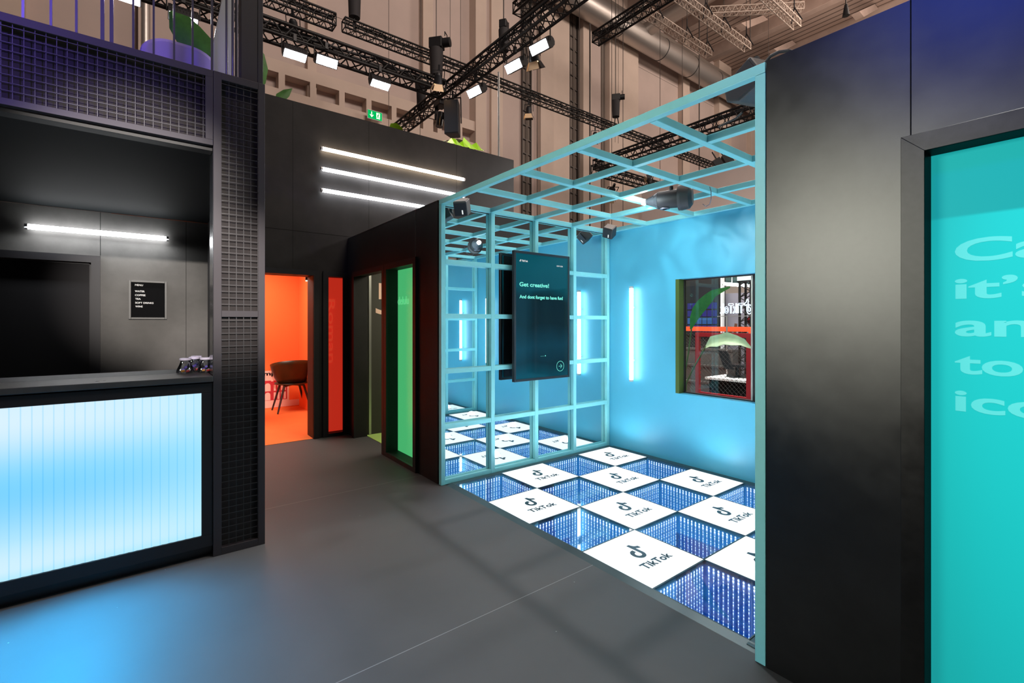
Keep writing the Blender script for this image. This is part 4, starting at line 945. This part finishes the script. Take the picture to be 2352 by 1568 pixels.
def hoist(label, c, s=1.0, rz=0.7):
    t = thing('chain_hoist', label, 'hoist', c, 'electric chain hoists on the trusses')
    R = Matrix.Translation(Vector(c)) @ Matrix.Rotation(rz, 4, 'Z') @ Matrix.Scale(s, 4)
    MB().box(-.16, .18, -.12, .12, .16, .42).tube((.18, 0, .30), (.36, 0, .30), .11, 12).xf(R).build('motor', 'lamp_body', t, bevel=.02)
    MB().tube((0, 0, -.50), (0, 0, .16), .15, 12, .17).xf(R).build('chain_bag', 'strap', t)
    MB().tube((-.05, .0, -.82), (-.02, 0, -.48), .022, 6).tube((.12, .0, -.82), (.06, 0, -.48), .022, 6).xf(R).build('sling', 'strap', t)
    MB().path([(.25, -.08, .42), (.25, -.08, .52), (.25, .08, .52), (.25, .08, .42)], .012, 6).xf(R).build('handle', 'lamp_body', t)
    MB().tube((0, 0, .42), (0, 0, (17.5 - c[2]) / s), .012, 6).xf(R).build('chain', 'chain', t)
    return t
hoist('large black chain hoist standing above the corner joint of the trusses', (-10.85, 5.9, 8.32), 1.05)
hoist('black chain hoist hanging left of the big hanging speaker', (-12.4, 6.25, 8.0), .82)
hoist('black chain hoist hanging above the turquoise beam on the slim truss', (-12.1, 14.5, 9.95), .95)
hoist('black chain hoist on the diagonal truss left of the bright pair', (-8.45, 6.3, 7.85), .72, 2.2)
hoist('black chain hoist at the free end of the long slim truss', (-12.1, 4.2, 9.75), .95, 2.6)
t = thing('hanging_speaker', 'tall black speaker box hanging below the corner joint of the trusses', 'loudspeaker', (-10.5, 6.2, 6.75))
R = Matrix.Translation((-10.5, 6.2, 6.64)) @ Matrix.Rotation(.75, 4, 'Z') @ Matrix.Rotation(.08, 4, 'X')
MB().prism([(-.19, -.2), (.19, -.2), (.13, .2), (-.13, .2)], (0, 0, -.42), X_, Y_, (0, 0, .84)).xf(R).build('cabinet', 'speaker', t, bevel=.012)
MB().box(-.175, .175, -.212, -.203, -.39, .40).xf(R).build('grille', 'speaker_grille', t)
MB().path([(.21, 0, -.12), (.21, 0, .52), (-.21, 0, .52), (-.21, 0, -.12)], .018, 6).tube((0, 0, .52), (0, 0, .68), .025, 8).xf(R).build('yoke', 'lamp_body', t)
t = thing('moving_head', 'black moving head lamp hanging left of the tall hanging speaker', 'moving head', (-11.05, 6.15, 6.9))
o = Vector((-11.05, 6.15, 6.92))
MB().box(-.17, .17, -.13, .13, .22, .36).xf(Matrix.Translation(o)).build('base', 'lamp_body', t, bevel=.02)
MB().box(-.17, -.12, -.07, .07, -.12, .22).box(.12, .17, -.07, .07, -.12, .22).xf(Matrix.Translation(o) @ Matrix.Rotation(.5, 4, 'Z')).build('arms', 'lamp_body', t, bevel=.02)
MB().tube((0, 0, .05), (0, -.05, -.32), .11, 14, .10).xf(Matrix.Translation(o)).build('head', 'gloss_black', t)
tag(MB().tube((-6.45, 4.70, 4.0), (-6.45, 4.70, 5.65), .018, 10).build('steel_pole', 'alu'), 'upright steel pole behind the end of the tall black wall', 'pole')
# hanging cables
def cable(u, y0_, X, z0_, z1_, r=.012):
    a = (u - 1176) / f_px; c, s = math.cos(yaw), math.sin(yaw); Y = -X * (a * s + c) / (s - a * c)
    tag(MB().tube((X, Y, z0_), (X, Y, z1_), r, 6).build('hoist_cable', 'chain'), 'thin dark cable hanging straight down from the hall roof', 'cable', 'thin cables hanging from the hall roof')
for u, X, z0_, z1_, r in ((893, -13.5, 5, 18, .008), (965, -13.2, 5.5, 18, .008), (1034, -13.0, 8, 18, .008), (1058, -13.0, 8, 18, .008), (1156, -12.5, 9, 18, .008), (1234, -14.0, 2.5, 18, .012), (1331, -13.8, 2.5, 18, .012), (1355, -14.2, 2, 14.5, .035),
                          (1405, -13.0, 3, 18, .012), (1413, -13.0, 9, 18, .008), (1420, -13.0, 9, 18, .008), (1431, -12.8, 3, 18, .014), (1516, -13.2, 3, 18, .012), (1567, -13.5, 3, 18, .012), (1606, -13.0, 3, 18, .03), (1625, -11.1, 13.7, 18, .012), (1723, -9.8, 13.7, 18, .02), (1765, -9, 3, 18, .008)):
    cable(u, 0, X, z0_, z1_, r)
def strap(label, x, y):
    t = thing('lifting_strap', label, 'strap', (x, y, 13.4), 'black slings on the pale trusses')
    MB().path([(x - .05, y - .02, 13.38), (x + .05, y, 14.0), (x + .05, y, 14.3)], .025, 5).path([(x + .33, y + .02, 13.38), (x + .05, y, 14.0)], .025, 5).build('sling', 'strap', t)
    MB().tube((x + .05, y, 14.25), (x + .05, y, 17.5), .012, 6).build('chain', 'chain', t)
for lab, x, y in (('black sling near the far end of the pale truss beside the duct', -11.3, 19.7), ('black sling at the middle of the pale truss beside the duct', -11.3, 18.1), ('black sling at the near end of the pale truss beside the duct', -11.3, 16.0),
                  ('black sling near the far end of the second pale truss', -10.0, 20.6), ('black sling in the middle of the second pale truss', -10.0, 18.7), ('black sling on the near half of the second pale truss', -10.0, 17.3), ('black sling near the end of the pale truss above the black wall', -8.0, 20.4)):
    strap(lab, x, y)
t = thing('roof_hook', 'black hook block hanging above the top edge of the right wall', 'hook', (-5.6, 20.5, 13))
MB().tube((-5.95, 19.6, 12.55), (-5.95, 19.6, 18), .025, 6).build('chain', 'chain', t); MB().tube((-5.95, 19.6, 12.3), (-5.95, 19.6, 12.7), .12, 8, .05).build('block', 'lamp_body', t)

# ------------------------------------------------------------------ view through the booth window
def frame_rail(label, x0, x1, y, z0, z1, w, m, grp):
    t = thing('railing_frame', label, 'railing frame', ((x0 + x1) / 2, y, z0), grp)
    d = w * .8
    for x in (x0, x1 - w): MB().box(x, x + w, y, y + d, z0, z1).build('upright', m, t)
    MB().box(x0 + w, x1 - w, y, y + d, z1 - w, z1).build('top_rail', m, t); MB().box(x0 + w, x1 - w, y, y + d, z0, z0 + w).build('bottom_rail', m, t)
    b = MB(); p = .055; n = int((x1 - x0 + z1 - z0) / p)
    for k in range(n):
        for sgn in (1, -1):
            s0 = x0 + w + k * p - (z1 - z0); e = (z1 - z0 - 2 * w)
            xa, xb = (s0, s0 + e); za, zb = z0 + w, z1 - w
            if xb < x0 + w or xa > x1 - w: continue
            if xa < x0 + w: za += (x0 + w - xa); xa = x0 + w
            if xb > x1 - w: zb -= (xb - (x1 - w)); xb = x1 - w
            if sgn < 0: za, zb = z0 + z1 - za, z0 + z1 - zb
            b.tube((xa, y + d / 2, za), (xb, y + d / 2, zb), .0022, 4, cap=False)
    b.build('wire_netting', 'chain', t)
    return t
frame_rail('dark red railing frame just outside the booth window', -3.363, -2.656, 5.6, .455, 1.268, .052, 'red_paint', 'painted railing frames outside the window')
frame_rail('bright orange railing frame further off outside the window', -5.6, -3.42, 7.3, 0, 1.33, .075, 'orange_paint', 'painted railing frames outside the window')
MB_ = MB()
t = thing('truss_tower', 'upright black truss tower outside the booth window', 'truss', (-3.7, 7.7, 0))
for x in (-3.78, -3.60):
    for y in (7.6, 7.8): MB_ = MB().tube((x, y, 0), (x, y, 2.9), .02, 8); MB_.build('chord', 'truss', t)
b = MB()
for k in range(14):
    z = k * .2
    for y in (7.6, 7.8): b.tube((-3.78, y, z), (-3.60, y, z + .1), .008, 5).tube((-3.60, y, z + .1), (-3.78, y, z + .2), .008, 5)
    for x in (-3.78, -3.6): b.tube((x, 7.6, z), (x, 7.8, z + .1), .008, 5)
b.build('lacing', 'truss', t)
t = thing('neon_sign', 'white outlined neon sign seen reversed through the window', 'sign', (-3.5, 7.0, 1.6))
def neon(body, x_right, w, z, h):
    cu = bpy.data.curves.new('neon', 'FONT'); cu.body = body; cu.size = 1; cu.offset = .02
    ob = bpy.data.objects.new('neon', cu); C.objects.link(ob); dg = bpy.context.evaluated_depsgraph_get(); dg.update()
    me = bpy.data.meshes.new_from_object(ob.evaluated_get(dg)); bm = bmesh.new(); bm.from_mesh(me)
    xs = [v.co.x for v in bm.verts]; x0 = min(xs); k = w / (max(xs) - x0); m = MB()
    for e in bm.edges:
        if len(e.link_faces) == 1:
            a, c = e.verts[0].co, e.verts[1].co
            m.tube((x_right - (a.x - x0) * k, 7.0, z + a.y * h / .729), (x_right - (c.x - x0) * k, 7.0, z + c.y * h / .729), .0055, 5)
    bm.free(); bpy.data.objects.remove(ob); bpy.data.curves.remove(cu); bpy.data.meshes.remove(me)
    return m
neon('TikTok', -3.42, .365, 1.545, .145).build('lettering', 'neon', t)
b = MB(); n = len(NOTE)
for i in range(n):
    a, c = NOTE[i], NOTE[(i + 1) % n]
    b.tube((-3.30 - a[0] * .105, 7.0, 1.525 + a[1] * .215), (-3.30 - c[0] * .105, 7.0, 1.525 + c[1] * .215), .007, 5)
b.build('emblem', 'neon', t)
MB().box(-3.85, -3.28, 7.03, 7.045, 1.49, 1.50).tube((-3.70, 7.04, 0), (-3.70, 7.04, 1.5), .012, 6).build('support', 'alu', t)
light_tube('white light tube outside the window above the reversed neon sign', (-4.33, 8.1, 2.09), (-3.58, 8.1, 1.985), .028, 'tube_white', None, (0, 0, .5))
t = thing('lit_box', 'white glowing box lamp on top of the truss tower outside the window', 'lamp', (-3.62, 7.4, 2.06))
MB().box(-3.74, -3.49, 7.42, 7.55, 2.045, 2.17).build('housing', 'lamp_body', t); MB().box(-3.725, -3.505, 7.405, 7.42, 2.062, 2.16).build('lens', emi('box_lamp', (.85, 1, .93), 1.6), t)
t = thing('wall_screen', 'dark screen with a grid of violet tiles outside the window', 'screen', (-4.9, 8.5, 1.7))
MB().box(-5.32, -4.62, 8.5, 8.54, 1.15, 2.12).build('bezel', 'gloss_black', t)
b, b2 = MB(), MB()
for i in range(4):
    for j in range(6):
        x = -5.27 + j * .105; z = 1.78 - i * .145
        (b2 if (i == 2 and 1 < j < 5) or (i, j) == (2, 0) else b).box(x, x + .088, 8.494, 8.498, z - .12, z)
b.build('violet_tiles', 'ui_purple', t); b2.build('blue_tiles', 'ui_blue', t)
tag(MB().box(-7.5, -4.60, 8.56, 8.7, 0, 2.35).build('partition', 'black_panel'), 'black partition behind the violet screen outside the window', 'partition')
tag(MB().box(-4.60, -4.565, 8.52, 8.6, 0, 2.25).build('upright_profile', 'white'), 'pale upright profile beside the violet screen outside the window', 'profile')
tag(MB().box(-5.05, -2.6, 9.0, 9.1, 0, 1.97).build('display_board', mat('board_lilac', (.24, .22, .27), .6)), 'grey display board behind the neon sign outside the window', 'board')
b = MB().lathe([(.001, 0), (.11, 0), (.001, .002)], (-4.22, 8.985, 1.44), 16, 'y'); tag(b.build('red_emblem', 'red_mark'), 'dark red round mark on the grey board below the neon sign', 'mark')
b = MB()
for p, q, w in (((-4.66, 1.10), (-4.64, 1.32), .05), ((-4.58, 1.10), (-4.54, 1.38), .05), ((-4.50, 1.10), (-4.44, 1.33), .05), ((-4.68, 1.06), (-4.46, 1.10), .16), ((-4.44, 1.08), (-4.34, 1.26), .05)):
    b.bar((p[0], 8.985, p[1]), (q[0], 8.985, q[1]), w, .006, (0, 1, 0))
tag(b.build('hand_drawing', 'brown'), 'brown drawing of an open hand on the grey board', 'drawing')
struct('wall_far', MB().box(-9, 3.5, 12, 12.2, 0, 5.5), 'hall_wall', 'beige wall far outside the booth window')
tag(MB().tube((-6.4, 9.4, 2.32), (-4.45, 9.4, 2.22), .10, 14).build('green_pipe', mat('pipe_green', (.07, .12, .12), .35, .4)), 'dark green pipe crossing high outside the window', 'pipe')
for k, (lab) in enumerate(('lowest grey step with pale edge outside the window', 'middle grey step with pale edge outside the window', 'upper grey step with pale edge outside the window')):
    t = thing('stand_step', lab, 'step', (-5, 8.2 + k * .1, 0), 'stepped grey blocks outside the window')
    z0 = .33 + k * .29; MB().box(-6.5, -4.2, 7.9 + k * .15, 8.5, z0 - .29 if k else 0, z0 - .03).build('riser', 'grey_panel', t); MB().box(-6.5, -4.2, 7.88 + k * .15, 8.5, z0 - .03, z0).build('nosing', 'board_frame', t)
t = thing('stage_podium', 'black podium with a pale top outside the window', 'podium', (-3.3, 6.5, 0))
MB().box(-3.68, -2.9, 6.5, 7.0, 0, .57).build('body', 'board_black', t); MB().box(-3.72, -2.88, 6.45, 7.02, .57, .60).build('top', 'letter_white', t)
t = thing('stool', 'black chair standing on the podium outside the window', 'chair', (-3.35, 6.75, .6))
MB().box(-3.55, -3.25, 6.65, 6.9, .76, .79).build('seat', 'gloss_black', t); MB().prism([(0, 0), (.13, .0), (.05, .26), (-.10, .27)], (-3.53, 6.64, .72), X_, Z_, (0, .03, 0)).build('back', 'gloss_black', t)
MB().tube((-3.4, 6.77, .63), (-3.4, 6.77, .76), .03, 8).build('column', 'gloss_black', t); MB().bar((-3.55, 6.77, .615), (-3.22, 6.77, .615), .05, .03).bar((-3.4, 6.62, .615), (-3.4, 6.92, .615), .05, .03).build('foot', 'gloss_black', t)
tag(MB().box(-6.5, -3.75, 5.6, 7.2, .0005, .006).build('striped_mat', 'orange_paint'), 'orange floor covering outside the window', 'mat')
plant('tall green banana leaf standing outside the booth window', [(-3.16, 4.95, .30), (-3.10, 4.93, .75), (-3.04, 4.92, 1.05), (-2.99, 4.9, 1.32)],
      [([(-3.0, 4.9, 1.32), (-2.965, 4.9, 1.44), (-2.92, 4.9, 1.53), (-2.86, 4.9, 1.60), (-2.79, 4.9, 1.665), (-2.73, 4.9, 1.715), (-2.64, 4.9, 1.745), (-2.54, 4.9, 1.775)], [.01, .045, .062, .066, .055, .040, .024, .006], (.75, .2, -.6), .15, 0)], (-3.16, 4.95, 0), m='leaf_bright')
plant('pale drooping banana leaf outside the window over the red railing', [(-3.16, 5.05, .30), (-3.13, 5.02, .68), (-3.03, 5.0, .86), (-2.87, 5.0, 1.13)],
      [([(-2.88, 5.0, 1.125), (-2.80, 5.0, 1.165), (-2.72, 5.0, 1.19), (-2.63, 5.0, 1.205), (-2.54, 5.0, 1.20), (-2.45, 5.0, 1.175), (-2.36, 5.0, 1.13)], [.02, .075, .085, .08, .065, .04, .005], (.1, .55, .8), .3, .012)], (-3.16, 5.05, 0), m='leaf_pale')
tag(MB().lathe([(.001, .0), (.13, .0), (.17, .30), (.15, .30), (.14, .26), (.001, .26)], (-3.16, 5.0, 0), 20).build('plant_pot', 'black_frame'), 'black pot below the banana leaves outside the window', 'pot')

# ------------------------------------------------------------------ lighting
def spot(name, loc, to, W, ang, blend=.5, r=.12, col=(1, 1, 1)):
    l = bpy.data.lights.new(name, 'SPOT'); l.energy = W; l.spot_size = math.radians(ang); l.spot_blend = blend; l.shadow_soft_size = r; l.color = col
    o = bpy.data.objects.new(name, l); C.objects.link(o); o.location = loc
    o.rotation_euler = (Vector(to) - Vector(loc)).to_track_quat('-Z', 'Y').to_euler(); return o
def area(name, loc, to, W, sx, sy, col=(1, 1, 1), spread=180):
    l = bpy.data.lights.new(name, 'AREA'); l.energy = W; l.shape = 'RECTANGLE'; l.size = sx; l.size_y = sy; l.color = col; l.spread = math.radians(spread)
    o = bpy.data.objects.new(name, l); C.objects.link(o); o.location = loc
    o.rotation_euler = (Vector(to) - Vector(loc)).to_track_quat('-Z', 'Y').to_euler(); return o
# stage lamps over the booth: the lattice beam throws the soft bars of shade on the floor
spot('lamp_over_booth', (-3.30, 2.95, 7.2), (-1.35, .9, 0), 560, 40, .6, .10, (1, .96, .93))
spot('lamp_over_booth_far', (-4.06, 4.5, 7.2), (-1.6, .3, 0), 290, 37, .6, .12, (1, .97, .96))
spot('lamp_over_teal_pane', (-.05, -.1, 7.0), (-.05, 1.97, 1.62), 3800, 9, 1.0, .05, (1, 1, .95))
spot('blue_lamp_high', (-.60, -1.18, 4.27), (-.18, 1.97, 2.55), 170, 36, 1.0, .35, (.05, .11, .9))
spot('violet_lamp_on_balcony', (-.6, -1.6, 4.2), (-3.3, -.85, 2.9), 430, 46, 1.0, .1, (.24, .14, 1))
spot('lamp_on_bar', (3.2, -.25, 3.45), (-5.9, .02, 1.68), 4300, 10.2, 1.0, .05, (1, .92, .84))
spot('lamp_on_pillar', (3.2, -.25, 3.45), (-3.35, .40, 1.60), 3600, 9.5, 1.0, .05, (1, .90, .84))
spot('lemon_lamp_over_wall', (-7.4, 4.4, 6.6), (-6.25, 3.6, 4.15), 260, 24, .8, .1, (1, .98, .7))
area('aisle_lamp', (-2.3, -3.9, 2.4), (-1.1, 2, 2.0), 36, 1.7, .8, (1, .99, .84), 75)
# hall lamps
area('hall_lamp', (2, 6, 15.5), (-16, 8, 8), 1800, 6, 3, (1, .84, .74))
area('hall_lamp', (0, 24, 15.0), (-16, 24, 11), 1400, 6, 3, (1, .83, .72))
area('hall_uplight', (-6, 24, 12.0), (-6, 24, 18), 380, 4, 4, (1, .80, .66))
# rooms
area('red_room_lamp', (-7.3, .9, 2.40), (-7.3, .9, 0), 52, 1.2, 1.2, (1, .88, .74))
area('green_room_lamp', (-4.7, 3.1, 2.34), (-4.7, 3.1, 0), 40, 1.2, 1.0, (1, .92, .70))
area('window_front_lamp', (-3.0, 5.0, 3.8), (-4.2, 9, 1.3), 170, 1.5, .8, (1, .95, .9))  # unseen fill added to brighten the upright faces beyond the window
area('window_side_lamp', (-3.4, 6.6, 4.6), (-3.4, 7.0, 0), 330, 2.5, 2.0, (1, .95, .9))
for y, pw in ((-1.5, 120), (-.9, 190), (-.3, 240)): spot('bar_front_led', (-3.27, y, .62), (-2.70, y + .1, 0), pw, 112, 1.0, .2, (.0, .47, 1))  # added spots laying the light panel's blue glow on the floor
area('bar_tube_light', (-5.80, -.35, 2.235), (-5.5, -.35, 1.2), 8, 1.0, .04, (.95, .98, 1))
wl = spot('water_effect', (-2.42, 3.25, 2.34), (-2.55, 4.14, 1.98), 15, 118, .6, .004, (.85, 1, .95))
wl.data.use_nodes = True; nt = wl.data.node_tree; em = nt.nodes['Emission']
tc = nt.nodes.new('ShaderNodeTexCoord'); wv = nt.nodes.new('ShaderNodeTexNoise'); wv.inputs['Scale'].default_value = 2.2; wv.inputs['Detail'].default_value = 2; wv.inputs['Distortion'].default_value = 1.6
mp = nt.nodes.new('ShaderNodeMapping'); mp.inputs['Scale'].default_value = (1.0, 1.0, 3.2); mp.inputs['Rotation'].default_value = (.2, .35, 0)
rp = nt.nodes.new('ShaderNodeValToRGB'); rp.color_ramp.elements[0].position = .42; rp.color_ramp.elements[1].position = .62
nt.links.new(tc.outputs['Normal'], mp.inputs['Vector']); nt.links.new(mp.outputs['Vector'], wv.inputs['Vector']); nt.links.new(wv.outputs['Fac'], rp.inputs['Fac']); nt.links.new(rp.outputs['Color'], em.inputs['Strength'])
spot('booth_lamp', (-2.3, 3.0, 2.34), (-2.6, 4.3, 1.3), 34, 160, 1.0, .06, (.80, .96, 1))
for i in range(4):
    for j in range(5):
        if (i + j) % 2:
            p = (TX + (j + .5) * TP, TY + (i + .5) * TP, .013)
            spot('tile_led', p, (p[0], p[1], 1), 16, 165, .6, .06, (.85, .97, 1))
w = bpy.data.worlds.new('world'); bpy.context.scene.world = w; w.use_nodes = True
bg = w.node_tree.nodes['Background']; bg.inputs['Color'].default_value = (.9, .78, .74, 1); bg.inputs['Strength'].default_value = .06
sc_ = bpy.context.scene
sc_.view_settings.view_transform = 'Standard'; sc_.view_settings.look = 'None'; sc_.view_settings.exposure = 0.0; sc_.view_settings.gamma = 1
sc_.view_settings.use_curve_mapping = False
sc_.cycles.glossy_bounces = 8; sc_.cycles.max_bounces = 14; sc_.cycles.transparent_max_bounces = 16; sc_.cycles.diffuse_bounces = 4
sc_.cycles.sample_clamp_indirect = 4.0
